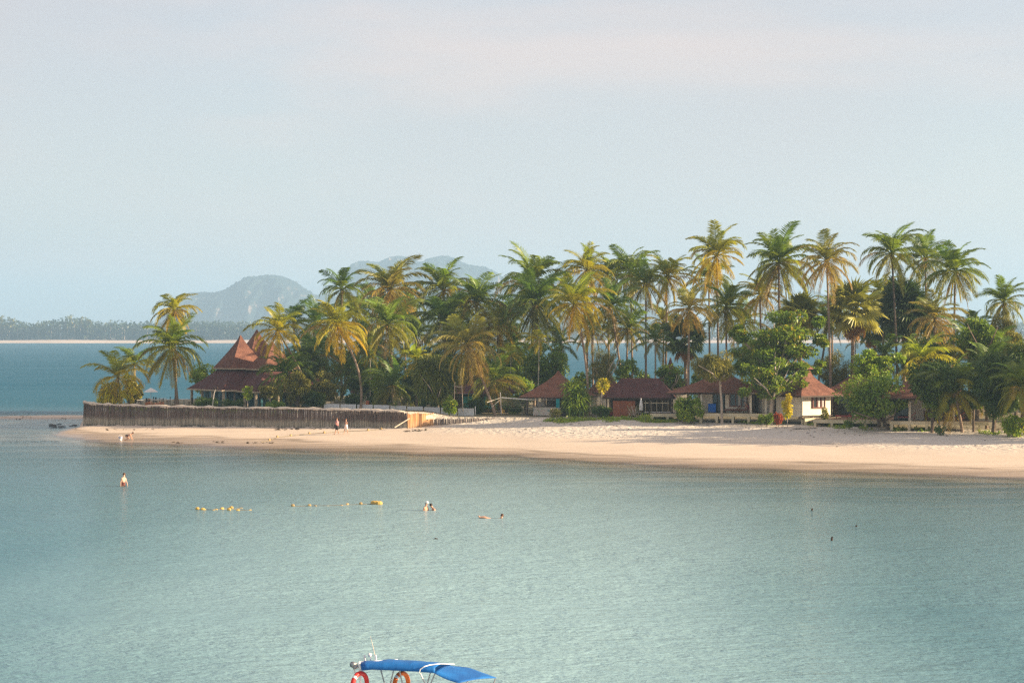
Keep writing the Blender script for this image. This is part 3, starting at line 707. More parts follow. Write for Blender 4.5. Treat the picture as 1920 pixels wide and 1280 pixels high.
# third bungalow and the long deck
dd = 223.0; dx = X(1622, dd); d0 = Zp(786, 212.5)
b3 = thing('bungalow', 'shaded bungalow with plum red hip roof and open porch behind the bent beach tree', 'bungalow', (dx, dd, d0), R(-14))
ez3 = Zp(741, 218.5)-d0
m = MB(); ring_roof(m, flare(5.0, 4.0, ez3, 0.6, 0.08, Zp(686, dd)-d0, 1.45), 18); rf = m.build('roof', roof_red, b3)
m = MB(); eave_band(m, 4.98, 3.98, ez3-0.08, 0.16); m.build('fascia', dark_wood, rf)
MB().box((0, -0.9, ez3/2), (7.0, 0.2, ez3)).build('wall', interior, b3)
MB().box((0.6, -1.05, ez3/2), (1.6, 0.08, ez3-0.3)).build('door', glass_dark, b3)
MB().box((-2.2, -1.05, ez3/2), (1.3, 0.08, ez3-0.4)).build('door', glass_dark, b3)
MB().box((2.9, -1.05, ez3/2), (1.3, 0.06, ez3)).build('wall_panel', cream_wall, b3)
for x in (-3.6, -0.9, 1.9, 4.2): MB().box((x, -3.4, ez3/2), (0.2, 0.2, ez3)).build('column', cream_wall, b3)
deck(b3, -4.6, 5.2, -12.5, 0.0, 11.5)
de = 206.5; ex = X(1738, de); e0z = Zp(788, 205)
b4 = thing('bungalow', 'dim cream bungalow deep behind the low palms at the right of the beach', 'bungalow', (ex, de, e0z), R(-14))
ez4 = 2.35
m = MB(); ring_roof(m, flare(5.2, 4.0, ez4, 0.6, 0.08, 5.2, 1.45), 18); rf = m.build('roof', roof_brown, b4)
m = MB(); eave_band(m, 5.18, 3.98, ez4-0.08, 0.16); m.build('fascia', dark_wood, rf)
MB().box((-0.9, -0.9, ez4/2), (1.7, 0.2, ez4)).build('wall', cream_wall, b4)
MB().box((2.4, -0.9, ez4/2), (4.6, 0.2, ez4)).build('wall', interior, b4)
MB().box((-2.6, -0.8, ez4/2), (1.5, 0.08, ez4)).build('door', glass_dark, b4)
window_unit(b4, 1.6, -0.95, 1.4, 1.3, 1.2, 2)
MB().box((0.2, -1.1, 0.5), (0.95, 0.06, 0.9)).build('railing_panel', red_wood, b4)
for x in (-3.9, -1.6, 0.6, 2.8, 4.6): MB().box((x, -3.0, ez4/2), (0.2, 0.2, ez4)).build('column', cream_wall, b4)
deck(b4, -3.6, 6.3, -3.6, 0.0, 2.8)

# roofs among the trees behind
def small_house(label, apex, eave_py, half_px, D, mat, p=1.5, rz=0.2):
    z0 = gz(X(apex[0], D), D); h = thing('cottage', label, 'cottage', (X(apex[0], D), D, z0), rz)
    hw = half_px/F*D; ze = Zp(eave_py, D)-z0
    m = MB(); ring_roof(m, flare(hw, hw, ze, 0.05, 0.05, Zp(apex[1], D)-z0, p), 14); m.build('roof', mat, h)
    m = MB(); eave_band(m, hw-0.02, hw-0.02, ze-0.07, 0.14); m.build('fascia', dark_wood, h)
    for x, y, a, b in ((0, -hw*.75, hw*1.5, .2), (0, hw*.75, hw*1.5, .2), (-hw*.75, 0, .2, hw*1.4), (hw*.75, 0, .2, hw*1.4)): MB().box((x, y, ze/2-0.1), (a, b, ze+0.1)).build('wall', cream_wall, h)
    return h
small_house('dark pointed roof cottage behind the long shed, apex among small trees', (1257, 671), 732, 34, 244, roof_shaded, 1.5)
small_house('brown roof tip between bare pale branches left of the long shed', (1136, 688), 735, 30, 243, roof_brown, 1.4)
small_house('small red roof peeking out of the palms in the middle of the grove', (692, 693), 735, 32, 252, roof_red, 1.3)
small_house('low shade-toned roof half seen right of the leaning palm beside the pavilion', (595, 700), 738, 36, 250, roof_shaded, 1.4)

# turquoise kiosk glimpsed between the palms
tk = thing('turquoise_hut', 'turquoise painted hut glimpsed behind the leaning palm and net posts', 'hut', (X(905, 243), 243, 1.8))
teal_paint = simple('turquoise_paint', (0.05, 0.42, 0.42), 0.7, 0.15)
MB().box((0, 0, 1.0), (7.0, 2.5, 2.0)).build('wall', interior, tk)
MB().box((-1.6, -1.3, 1.1), (1.5, 0.08, 1.5)).build('shutter', teal_paint, tk); MB().box((1.0, -1.3, 1.1), (1.6, 0.08, 1.5)).build('shutter', teal_paint, tk)
m = MB(); ring_roof(m, [(4.2, 2.2, 2.15), (3.0, 0.1, 3.3)], 6); m.build('roof', roof_shaded, tk)
# ------------------------------------------------------------------ plant materials
frond_m = leaf_material('palm_frond', None, None, None, 0.40, 0.42, True)
fan_m = leaf_material('fan_leaf', None, None, None, 0.22, 0.40, True)
def bark(name, a, b, ring=0.0):
    t = NT(name); v = t.coord('Object'); n = t.noise(t.coord('Object', (3, 3, 1.2)), 1.0, 5, 0.65)
    c = t.mix(t.ramp(n, 0.3, 0.7), a, b); nrm = None
    if ring:
        w = t.node('TexWave'); w.bands_direction = 'Z'; w.inputs['Scale'].default_value = ring; w.inputs['Distortion'].default_value = 1.5; w.inputs['Detail'].default_value = 2
        t.l.new(v, w.inputs['Vector']); c = t.mul(c, t.mix(w.outputs['Fac'], (0.7, 0.7, 0.7), (1.12, 1.12, 1.12))); nrm = t.bump(w.outputs['Fac'], 0.5, 0.04)
    else: nrm = t.bump(n, 0.6, 0.05)
    return t.fin(t.bsdf(c, 0.9, 0.15, nrm))
palm_bark = bark('palm_bark', (0.20, 0.145, 0.105), (0.36, 0.275, 0.20), 1.7)
palm_bark_dark = bark('dark_palm_bark', (0.12, 0.095, 0.08), (0.22, 0.175, 0.14), 1.7)
areca_bark = bark('areca_bark', (0.30, 0.28, 0.23), (0.46, 0.43, 0.36), 1.2)
tree_bark = bark('tree_bark', (0.10, 0.075, 0.055), (0.20, 0.15, 0.11))
pale_bark = bark('pale_bark', (0.34, 0.28, 0.22), (0.52, 0.44, 0.36))
husk_m = simple('coconut_husk', (0.26, 0.17, 0.045), 0.6, 0.3)

# ------------------------------------------------------------------ coconut fronds (unit length, shared)
def frond_mesh(e0, bend, seed, nst=36, llen=0.23, lw=0.021, hang=0.6, ragged=0.0):
    r = random.Random(seed); N = 14; pts = []; p = Vector((0, 0, 0)); tw = r.uniform(-.25, .25); yaw = 0.0
    for i in range(N+1):
        pts.append(p.copy()); tt = i/N; a = R(e0-bend*(tt**1.35)); yaw += tw/N
        p = p+Vector((math.cos(a)*math.cos(yaw), math.cos(a)*math.sin(yaw), math.sin(a)))/N
    m = MB(); m.tube(pts, [0.014*(1-0.85*i/N) for i in range(N+1)], 4, cap=False)
    for k in range(nst):
        tt = 0.16+0.84*(k+0.3*r.random())/nst; f = min(tt*N, N-0.001); i = int(f); q = pts[i].lerp(pts[i+1], f-i)
        tan = (pts[i+1]-pts[i]).normalized(); side = tan.cross(Vector((0, 0, 1)))
        if side.length < 0.05: side = Vector((0, 1, 0))
        side.normalize(); up = side.cross(tan)
        L = llen*(0.35+0.65*math.sin(math.pi*min(1.0, 0.12+0.80*tt))**0.7)*(1 if tt < 0.9 else 0.75)
        for sg in (-1, 1):
            if r.random() < ragged: continue
            l = L*r.uniform(0.82, 1.1); h1 = hang*r.uniform(0.4, 1.0)
            d1 = (side*sg*0.82+tan*(0.35+0.5*tt)+up*0.18+Vector((0, 0, -h1*0.55))).normalized()
            d2 = (d1*0.75+Vector((0, 0, -h1*0.9))+tan*0.15).normalized()
            w = lw*r.uniform(0.8, 1.2); ax = (tan*0.9+up*0.35).normalized()*w*0.5
            b = q; mid = q+d1*l*0.5; tip = mid+d2*l*0.5
            m.add([b-ax*0.6, b+ax*0.6, mid+ax, mid-ax, tip], [(0, 1, 2, 3), (3, 2, 4)])
    return m.mesh('frond', frond_m)
FR = {}
for e0, bend, hang in ((84, 74, 0.4), (68, 88, 0.5), (50, 108, 0.65), (32, 112, 0.8), (14, 100, 0.9), (-6, 80, 1.0), (-28, 58, 1.0), (-50, 36, 0.9), (-70, 16, 0.7)):
    FR[e0] = [frond_mesh(e0, bend*f_, int(e0*7+k*131), hang=hang, ragged=0.03+0.05*k) for k, f_ in enumerate((1.0, 0.82, 1.16))]
FK = sorted(FR)
DRY = {e: [frond_mesh(e, b, 900+e+k, hang=1.1, ragged=0.25, lw=0.016) for k in range(2)] for e, b in ((20, 95), (-30, 50), (-62, 22))}
coco_me = None
def coconut_mesh():
    m = MB(); r = random.Random(3)
    for i in range(7):
        a = i*2.4; m.ball((0.28*math.cos(a), 0.28*math.sin(a), -0.30-0.16*(i % 3)), 0.15, 7, 5, sc=(1, 1, 1.25))
    return m.mesh('coconut_cluster', husk_m)
coco_me = coconut_mesh()

TONES = {  # frond colours from young to old
    'green': [(0.075, 0.115, 0.022), (0.085, 0.115, 0.022), (0.125, 0.130, 0.022), (0.195, 0.168, 0.026)],
    'yellow': [(0.12, 0.145, 0.022), (0.16, 0.155, 0.022), (0.22, 0.18, 0.022), (0.275, 0.195, 0.024)],
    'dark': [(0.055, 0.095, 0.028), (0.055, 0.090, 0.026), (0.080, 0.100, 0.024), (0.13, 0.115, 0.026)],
    'dry': [(0.10, 0.115, 0.035), (0.15, 0.135, 0.05), (0.19, 0.15, 0.062), (0.23, 0.155, 0.045)],
    'lime': [(0.16, 0.20, 0.026), (0.20, 0.21, 0.026), (0.27, 0.22, 0.026), (0.31, 0.24, 0.028)],
}
def lerp3(a, b, t): return tuple(a[i]+(b[i]-a[i])*t for i in range(3))
def tone_at(tone, age, r):
    c = TONES[tone]; f = age*3*0.999; i = int(f); k = lerp3(c[i], c[i+1], f-i); b = r.uniform(0.75, 1.25); y = r.uniform(0.9, 1.15)
    return (k[0]*b*y, k[1]*b, k[2]*b, 1)

def trunk_mesh(name, top, rad0, rad1, mat, lean_pow=1.7, bow=0.0, n=12, sides=8, bulge=1.5):
    m = MB(); pts = []; rr = []; T = Vector(top)
    for i in range(n+1):
        u = i/n; h = u**lean_pow if lean_pow > 0 else u
        p = Vector((T.x*h+bow*math.sin(math.pi*u), T.y*h, -0.35+(T.z+0.35)*u)); pts.append(p)
        rr.append(rad0+(rad1-rad0)*u+(rad0*(bulge-1)*max(0, 1-u*9)**2))
    m.tube(pts, rr, sides); return m.mesh(name, mat), pts

def coconut_palm(label, cx, cy, rpx, bpx, D, tone='green', n=26, hang=1.0, seed=0, lean=1.5, bow=0.0, group=None, bark_m=None, dry=3, coco=True, thick=1.0, name='coconut_palm', dc=None):
    cy += 0.17*rpx
    r = random.Random(seed*31+int(cx)); base = Vector((X(bpx, D), D, 0)); base.z = gz(base.x, base.y)
    top = P(cx, cy, D+(dc or 0))
    root = thing(name, label, 'palm tree', base, 0, group)
    tl = top-base
    me, pts = trunk_mesh('trunk', tl, 0.165*thick, 0.105*thick, bark_m or palm_bark, lean, bow)
    link('trunk', me, root)
    L = rpx/F*D/0.635; n = int(n*r.uniform(1.2, 1.55)); tilt = Matrix.Rotation(R(r.uniform(-9, 9)), 3, 'X') @ Matrix.Rotation(R(r.uniform(-9, 9)), 3, 'Y'); lop = r.uniform(0, 6.28)
    az0 = r.uniform(0, 6.28); axis = (pts[-1]-pts[-3]).normalized()
    for i in range(n):
        age = i/(n-1); e = 84-age**1.28*(146*hang)+r.uniform(-11, 11)
        ek = min(FK, key=lambda k: abs(k-e)); me = r.choice(FR[ek]); col = tone_at(tone, min(1, age*0.95+r.uniform(0, 0.08)), r)
        o = link('frond', me, root, tl+Vector((0, 0, 0.05)))
        az = az0+i*2.39996+r.uniform(-.25, .25); s = L*(0.80+0.12*math.sin(math.pi*min(1, age*1.25)))*r.uniform(0.80, 1.10)*(1+0.10*math.cos(az-lop))
        o.scale = (s, s, s); o.rotation_euler = (tilt @ (Matrix.Rotation(az, 3, 'Z') @ Matrix.Rotation(R(-(e-ek))*0.8, 3, 'Y') @ Matrix.Rotation(R(r.uniform(-22, 22)), 3, 'X'))).to_euler(); o.color = col
    for i in range(dry):
        ek = r.choice(list(DRY)); me = r.choice(DRY[ek]); o = link('dead_frond', me, root, tl+Vector((0, 0, -0.15))); s = L*r.uniform(0.75, 1.0)
        o.scale = (s, s, s); o.rotation_euler = (0, 0, r.uniform(0, 6.28)); k = r.uniform(0.7, 1.15); o.color = (0.22*k, 0.15*k, 0.075*k, 1)
    if coco:
        o = link('coconut_cluster', coco_me, root, tl); o.rotation_euler.z = r.uniform(0, 6); o.scale = (0.9,)*3
    return root

palms = [
 # label, cx, cy, r, base, D, tone, n, kwargs
 ('tall coconut palm at the far end of the point, standing above a shorter palm', 327, 576, 39, 330, 246, 'yellow', 26, dict(dry=3, hang=1.02)),
 ('short wide coconut palm on the point whose golden fronds hang beside the pavilion', 322, 643, 56, 334, 242, 'green', 30, dict(lean=1.2, hang=1.05)),
 ('low bushy young palm nearest the tip of the sand point', 221, 700, 50, 227, 244, 'yellow', 20, dict(coco=False, dry=0)),
 ('small upright young palm just behind the low bushy palm on the tip', 252, 677, 38, 253, 250, 'green', 16, dict(coco=False, dry=0, hang=0.8)),
 ('leaning coconut palm whose thin trunk slants across the pavilion roof', 521, 613, 47, 594, 239, 'yellow', 26, dict(lean=1.25, dry=2)),
 ('dark palm with feathery upright fronds behind the slanting palm', 551, 598, 42, 552, 262, 'dark', 16, dict(hang=0.75, dry=0)),
 ('dark green crown rising behind the golden curved-trunk palm', 641, 536, 46, 640, 272, 'dark', 22, dict(dry=0)),
 ('coconut palm with a curved bare trunk behind the white fence', 632, 604, 53, 675, 234.5, 'yellow', 28, dict(lean=1.9, bow=0.5, dry=2)),
 ('tall palm with pinkish dry fronds, first of the tall crowns left of centre', 731, 535, 58, 735, 258, 'dry', 28, dict(dry=3)),
 ('middle-height palm directly below the tall dry-fronded crown', 727, 600, 56, 741, 240, 'green', 28, dict()),
 ('tall palm with a flat dry top frond standing before the far twin hills', 832, 535, 57, 836, 262, 'green', 27, dict(dry=3)),
 ('broad shaggy palm with dark trunk below the flat-topped tall palm', 832, 589, 64, 836, 250, 'dark', 30, dict(bark_m=palm_bark_dark)),
 ('round-headed coconut palm with reddish flower stalks, right of the twin hills', 892, 557, 56, 894, 252, 'green', 30, dict()),
 ('smaller palm tucked below and right of the round-headed palm', 933, 604, 44, 934, 256, 'yellow', 24, dict()),
 ('leaning dry-fronded palm whose trunk rises from the low stake wall', 878, 640, 58, 931, 229.5, 'dry', 32, dict(lean=1.15, hang=1.1, dry=4)),
 ('tall feathery palm with a curled top frond in the middle of the grove', 996, 520, 62, 1002, 262, 'green', 26, dict(dry=3)),
 ('large dark drooping palm with bundled fronds below the curled-frond palm', 1005, 558, 68, 1007, 250, 'dark', 34, dict(hang=1.1)),
 ('short bright golden palm rosette above the low dark fan of fronds', 780, 672, 31, 781, 239, 'lime', 20, dict(coco=False, dry=0, hang=0.9)),
 ('low wide palm with orange-lit arching fronds behind the white fence', 735, 716, 54, 738, 236, 'dark', 22, dict(coco=False, dry=1, hang=0.95)),
 ('low drooping yellow-green palm behind the leaning dry palm', 925, 706, 52, 927, 238, 'green', 24, dict(coco=False, hang=1.0)),
 ('coconut palm with pale curved trunk in front of the brown kiosk roof', 1077, 562, 56, 1102, 229.5, 'yellow', 34, dict(lean=1.8, bow=0.2, hang=1.08, dry=2)),
 ('tall palm directly behind the curved-trunk palm by the beach bar', 1101, 500, 50, 1101, 262, 'yellow', 26, dict(dry=2)),
 ('palm with dense mid-height crown, second behind the beach bar', 1140, 508, 44, 1142, 268, 'green', 24, dict()),
 ('dark mid-height palm with trunk leaning right over the shed', 1145, 568, 48, 1174, 246, 'dark', 28, dict(lean=1.2)),
 ('tall windswept palm left of the straight white trunk', 1182, 503, 47, 1186, 266, 'green', 26, dict(dry=1)),
 ('palm on a straight whitish trunk behind the long shed', 1211, 523, 45, 1211, 254, 'green', 26, dict(lean=1.0)),
 ('tall thin-crowned palm with one frond stretched out to the right', 1251, 512, 50, 1248, 256, 'yellow', 25, dict(dry=3)),
 ('lower palm with drooping green fronds between two slanting trunks', 1177, 610, 42, 1174, 248, 'green', 24, dict()),
 ('pinkish dry-fronded palm with a straight bare trunk beside the bungalow roof', 1292, 573, 46, 1290, 230, 'dry', 26, dict(lean=1.0, hang=1.05)),
 ('high yellow-green palm, first of the tallest crowns from the left', 1344, 472, 52, 1347, 254, 'yellow', 26, dict(dry=1)),
 ('half-hidden palm crown just below the first of the tallest crowns', 1329, 516, 44, 1331, 264, 'green', 22, dict()),
 ('palm with spiky dark top and golden hanging fronds over the bungalow', 1361, 570, 49, 1363, 240, 'green', 30, dict(hang=1.05)),
 ('large shaggy tall palm with a skirt of dead fronds above the almond tree', 1460, 483, 62, 1464, 238, 'green', 34, dict(lean=1.0, dry=7)),
 ('tall palm with sparse yellowing fronds and long slender trunk over the lantern roof', 1550, 482, 52, 1558, 226, 'dry', 28, dict(lean=1.6, dry=4)),
 ('dark low crown on a trunk crossing the slender tall trunk', 1553, 596, 38, 1521, 233, 'dark', 24, dict(lean=0.9, bark_m=palm_bark_dark)),
 ('tall dark-green palm with clean drooping fronds, left of the right-hand trio', 1672, 467, 55, 1684, 240, 'green', 28, dict(lean=1.5, bark_m=palm_bark_dark, dry=1)),
 ('windblown tall palm in the middle of the right-hand trio', 1735, 478, 50, 1737, 248, 'green', 26, dict(dry=2)),
 ('tall palm at the right end of the trio with one long arching frond', 1791, 500, 55, 1786, 238, 'green', 28, dict(lean=1.0)),
 ('lone palm crown lower than the trio, far right against the sky', 1882, 560, 44, 1880, 246, 'green', 26, dict(dry=3)),
 ('ragged palm with dead drooping fronds between the trio trunks', 1752, 590, 46, 1752, 232, 'dry', 24, dict(dry=6)),
 ('bright young palm with upswept fronds behind the dark fan palm', 1657, 548, 44, 1655, 250, 'lime', 14, dict(hang=0.72, dry=3)),
 ('broad bright young palm rising over the porch of the right bungalow', 1727, 668, 58, 1730, 223, 'lime', 18, dict(coco=False, hang=0.85, dry=0)),
 ('low coconut palm with leaning trunk on the sand before the deck', 1789, 722, 66, 1805, 201, 'green', 24, dict(coco=False, lean=1.3, hang=0.92)),
 ('low palm at the right edge with fronds reaching over the sand', 1912, 716, 56, 1922, 196, 'green', 24, dict(lean=1.1)),
 ('shaded low palm with curved fronds behind the low leaning palm', 1848, 690, 60, 1850, 206, 'dark', 24, dict(coco=False)),
 ('shaded palm with low hanging fronds right of the pavilion', 538, 695, 50, 545, 240, 'dark', 26, dict(coco=False, dry=1)),
 ('dark palm filling the gap behind the slanting palm and the fence', 585, 660, 48, 588, 256, 'dark', 24, dict()),
 ('shaded palm low behind the curved bare trunk', 690, 640, 44, 690, 260, 'dark', 24, dict()),
 ('dark low palm behind the pandanus clump', 868, 700, 48, 866, 246, 'dark', 24, dict(coco=False)),
 ('shaded palm between the drooping dark palm and the beach bar', 960, 640, 46, 960, 262, 'dark', 24, dict()),
 ('dark palm crown low behind the first beach bar palm', 1052, 640, 36, 1058, 254, 'dark', 18, dict()),
 ('palm with bright hanging fronds between the beach bar and shed roofs', 1110, 610, 40, 1112, 258, 'green', 22, dict()),
 ('shaded palm seen through the trunks above the first bungalow roof', 1245, 600, 38, 1243, 262, 'yellow', 20, dict()),
 ('dim palm crown filling the gap left of the windblown palm', 1700, 560, 44, 1702, 252, 'dark', 24, dict()),
 ('shaded palm behind the far right deck end', 1815, 640, 54, 1818, 226, 'dark', 24, dict()),
 ('leafy palm behind the shaggy tall palm, under its dead skirt', 1425, 545, 44, 1428, 252, 'yellow', 22, dict(dry=4)),
]
for i, (lb, cx, cy, rp, bp, D, tone, n, kw) in enumerate(palms):
    coconut_palm(lb, cx, cy, rp, bp, D, tone, n, seed=i+1, **kw)
for i, (cx, cy, rp, D, tn) in enumerate(((590, 600, 44, 276, 'dark'), (612, 660, 46, 268, 'green'), (668, 580, 44, 280, 'green'), (708, 560, 46, 284, 'dark'), (760, 570, 46, 280, 'green'), (700, 640, 46, 272, 'dark'), (780, 620, 48, 272, 'green'), (865, 600, 46, 278, 'dark'), (800, 690, 46, 262, 'dark'), (905, 650, 46, 270, 'green'), (950, 590, 42, 284, 'dark'), (975, 670, 44, 268, 'green'), (660, 690, 44, 262, 'green'), (845, 660, 44, 266, 'green'))):
    coconut_palm('shaded coconut palm deep inside the dense middle grove, behind the front palms', cx, cy, rp, cx+(i*37 % 11)-5, D, tn, 22, seed=140+i, group='palms deep inside the middle grove', dry=1, coco=False)
for i, (cx, cy, rp, D, tn) in enumerate(((1395, 600, 42, 262, 'green'), (1410, 660, 44, 258, 'dark'), (1660, 660, 44, 240, 'dark'), (1720, 620, 46, 250, 'green'), (1770, 660, 46, 240, 'green'), (1830, 610, 40, 244, 'dark'), (1860, 650, 46, 236, 'green'), (1560, 570, 36, 262, 'green'), (1900, 660, 46, 226, 'green'))):
    coconut_palm('shaded coconut palm behind the almond tree and the right bungalows', cx, cy, rp, cx+(i*37 % 11)-5, D, tn, 22, seed=170+i, group='palms behind the right bungalows', dry=1, coco=False)
# palms beyond the right edge that throw the long shadows on the sand
for i, (px, py, D) in enumerate(((2010, 610, 199), (2070, 590, 194), (2150, 590, 191), (2230, 600, 188.5), (2330, 620, 193))):
    coconut_palm('coconut palm further along the beach, outside the right edge of the view', px, py, 60, px+15, D, 'green', 26, seed=80+i, group='palms further along the beach')

# areca palms: thin ringed stems and a few curved fronds
def areca(label, cx, cy, rpx, bpx, D, tone, n=9, seed=0, hang=0.72, thick=0.55, bm=None, name='areca_palm'):
    return coconut_palm(label, cx, cy, rpx, bpx, D, tone, n, hang, seed, 1.0, 0, None, bm or areca_bark, 0, False, thick, name)
areca('thin areca palm with a pale stem in front of the small red roof', 694, 668, 24, 694, 241, 'green', 11, 1)
areca('thin areca palm with drooping fronds left of the brown kiosk roof', 1011, 632, 30, 1008, 240, 'lime', 10, 2, 0.85)
areca('thin areca palm beside the drooping yellow-green palm', 958, 664, 26, 956, 242, 'lime', 10, 3)
areca('dark royal palm with strongly arched fronds behind the shed ridge', 1229, 634, 38, 1229, 242, 'dark', 18, 4, 0.95, 0.9)
areca('slim bare stem areca palm beside the bright fan palm', 1604, 640, 20, 1604, 232, 'green', 8, 5)

# ------------------------------------------------------------------ fan palms
def fan_mesh(seed, seg=20, span=250, droop=0.30):
    r = random.Random(seed); m = MB(); L0 = 0.95
    m.tube([(0, 0, 0), (L0*0.5, 0, 0.03), (L0, 0, 0)], [0.02, 0.016, 0.012], 4, cap=False)
    for i in range(seg):
        a = R(-span/2+span*(i+0.5)/seg); da = R(span/seg)*0.5; l = r.uniform(0.85, 1.05); z = 0.03*(1 if i % 2 else -1)
        c = Vector((L0, 0, 0)); d = lambda q: Vector((math.cos(q), math.sin(q), 0))
        k = 0.58*l
        m.add([c, c+d(a-da)*k+Vector((0, 0, -0.03)), c+d(a)*k*1.03+Vector((0, 0, 0.05)), c+d(a+da)*k+Vector((0, 0, -0.03)), c+d(a)*l+Vector((0, 0, -droop*l*r.uniform(0.4, 1)))], [(0, 1, 2), (0, 2, 3), (1, 4, 2), (2, 4, 3)])
    return m.mesh('leaf', fan_m)
FAN = [fan_mesh(k) for k in range(4)]
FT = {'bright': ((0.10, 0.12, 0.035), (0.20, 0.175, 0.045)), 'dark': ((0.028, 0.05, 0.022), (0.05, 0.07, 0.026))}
def fan_palm(label, cx, cy, rpx, bpx, D, tone, n=38, seed=0, skirt=8):
    r = random.Random(seed+500); base = Vector((X(bpx, D), D, 0)); base.z = gz(base.x, base.y); tl = P(cx, cy, D)-base
    root = thing('fan_palm', label, 'palm tree', base)
    me, _ = trunk_mesh('trunk', tl, 0.24, 0.20, palm_bark, 1.0); link('trunk', me, root)
    S = rpx/F*D/1.75
    for i in range(n):
        age = i/(n-1); e = 82-age*128+r.uniform(-8, 8); o = link('leaf', r.choice(FAN), root, tl)
        s = S*r.uniform(0.88, 1.1); o.scale = (s*r.uniform(0.9, 1.25), s, s); o.rotation_euler = (R(r.uniform(-50, 50)), -R(e), i*2.39996+r.uniform(-.2, .2))
        c = lerp3(*FT[tone], min(1, age*0.8+r.uniform(0, 0.3))); b = r.uniform(0.75, 1.25); o.color = (c[0]*b, c[1]*b, c[2]*b, 1)
    for i in range(skirt):
        o = link('dead_leaf', r.choice(FAN), root, tl+Vector((0, 0, -0.3))); s = S*r.uniform(0.8, 1.0); o.scale = (s, s*0.6, s); o.rotation_euler = (R(r.uniform(-40, 40)), R(r.uniform(58, 82)), r.uniform(0, 6.28)); b = r.uniform(0.7, 1.2); o.color = (0.27*b, 0.15*b, 0.075*b, 1)
fan_palm('sunlit fan palm with stiff round leaves just right of the almond tree top', 1500, 594, 43, 1502, 231, 'bright', 42, 1, 6)
fan_palm('sunlit fan palm with brown dead leaf skirt and stout bare trunk', 1600, 582, 52, 1597, 228, 'bright', 46, 2, 14)
fan_palm('big dark green fan palm behind the tall straight trunk of the trio', 1694, 585, 58, 1696, 244, 'dark', 50, 3, 6)
fan_palm('dark fan palm behind the pinkish dry palm above the bungalow', 1285, 636, 42, 1286, 250, 'dark', 40, 4, 10)
fan_palm('dark fan palm filling the gap at the left of the trio', 1640, 615, 38, 1641, 252, 'dark', 36, 5, 14)

# ------------------------------------------------------------------ leafy trees and shrubs
LM = {
 'almond': leaf_material('almond_leaf', (0.055, 0.10, 0.018), (0.105, 0.145, 0.020), (0.24, 0.17, 0.022)),
 'green': leaf_material('green_leaf', (0.05, 0.095, 0.018), (0.105, 0.15, 0.02), (0.20, 0.20, 0.025)),
 'bright': leaf_material('bright_leaf', (0.08, 0.135, 0.016), (0.145, 0.19, 0.02), (0.27, 0.25, 0.025)),
 'olive': leaf_material('olive_leaf', (0.075, 0.085, 0.025), (0.13, 0.12, 0.03), (0.20, 0.16, 0.04)),
 'dark': leaf_material('dark_leaf', (0.026, 0.055, 0.018), (0.055, 0.085, 0.02), (0.11, 0.125, 0.022)),
 'yellow': leaf_material('yellow_leaf', (0.20, 0.21, 0.02), (0.34, 0.28, 0.025), (0.42, 0.30, 0.03)),
 'red': leaf_material('red_leaf', (0.13, 0.03, 0.02), (0.24, 0.05, 0.03), (0.12, 0.12, 0.03)),
 'pink': leaf_material('blossom', (0.16, 0.12, 0.05), (0.30, 0.12, 0.10), (0.45, 0.22, 0.22)),
}
def leaf_cloud(clumps, leaf, per, seed, style='leaf', flat=0.6, mat=None):
    """crown made of single leaves spread through the clumps; returns a mesh with a per-leaf tint"""
    g = np.random.default_rng(seed); V = []; Fc = []; T = []; base = 0
    for (c, rad) in clumps:
        n = max(6, int(per*g.uniform(0.75, 1.25))); ct = g.uniform(-0.22, 0.22)
        d = g.normal(size=(n, 3)); d /= np.linalg.norm(d, axis=1)[:, None]
        rr = g.uniform(0.25, 1.0, n)**0.45
        p = np.array(c)+d*rr[:, None]*np.array(rad)
        if style == 'needle':
            ax = np.array((0, 0, -0.75))+d*0.8+g.normal(size=(n, 3))*0.45
        elif style == 'strap':
            ax = d*1.0+np.array((0, 0, 0.25))+g.normal(size=(n, 3))*0.25
        else:
            ax = d*0.7+g.normal(size=(n, 3))*0.75+np.array((0, 0, -0.15))
        ax /= np.linalg.norm(ax, axis=1)[:, None]
        up = g.normal(size=(n, 3))*flat+np.array((0, 0, 1.0)); sd = np.cross(ax, up); sd /= (np.linalg.norm(sd, axis=1)[:, None]+1e-9)
        nr = np.cross(sd, ax)
        l = leaf*g.uniform(0.6, 1.3, n)[:, None]
        if style == 'needle': wd = l*0.075
        elif style == 'strap': wd = l*0.06
        else: wd = l*0.30
        a = p; b = p+ax*l*0.5+sd*wd+nr*l*0.06; t_ = p+ax*l-np.array((0, 0, 1.0))*l*(0.45 if style == 'strap' else 0.12); e = p+ax*l*0.5-sd*wd+nr*l*0.06
        V.append(np.stack([a, b, t_, e], 1).reshape(-1, 3)); Fc.append((np.arange(n*4).reshape(-1, 4))+base); base += n*4
        T.append(np.repeat(np.clip(g.beta(2, 2.6, n)+ct, 0, 1), 4))
    V = np.concatenate(V); Fc = np.concatenate(Fc); T = np.concatenate(T)
    me = bpy.data.meshes.new('crown'); me.vertices.add(len(V)); me.vertices.foreach_set('co', V.ravel())
    me.loops.add(Fc.size); me.loops.foreach_set('vertex_index', Fc.ravel().astype(np.int32))
    me.polygons.add(len(Fc)); me.polygons.foreach_set('loop_start', np.arange(len(Fc), dtype=np.int32)*4); me.polygons.foreach_set('loop_total', np.full(len(Fc), 4, dtype=np.int32))
    me.update(calc_edges=True); at = me.attributes.new('tint', 'FLOAT', 'POINT'); at.data.foreach_set('value', T.astype(np.float32))
    me.materials.append(mat); return me
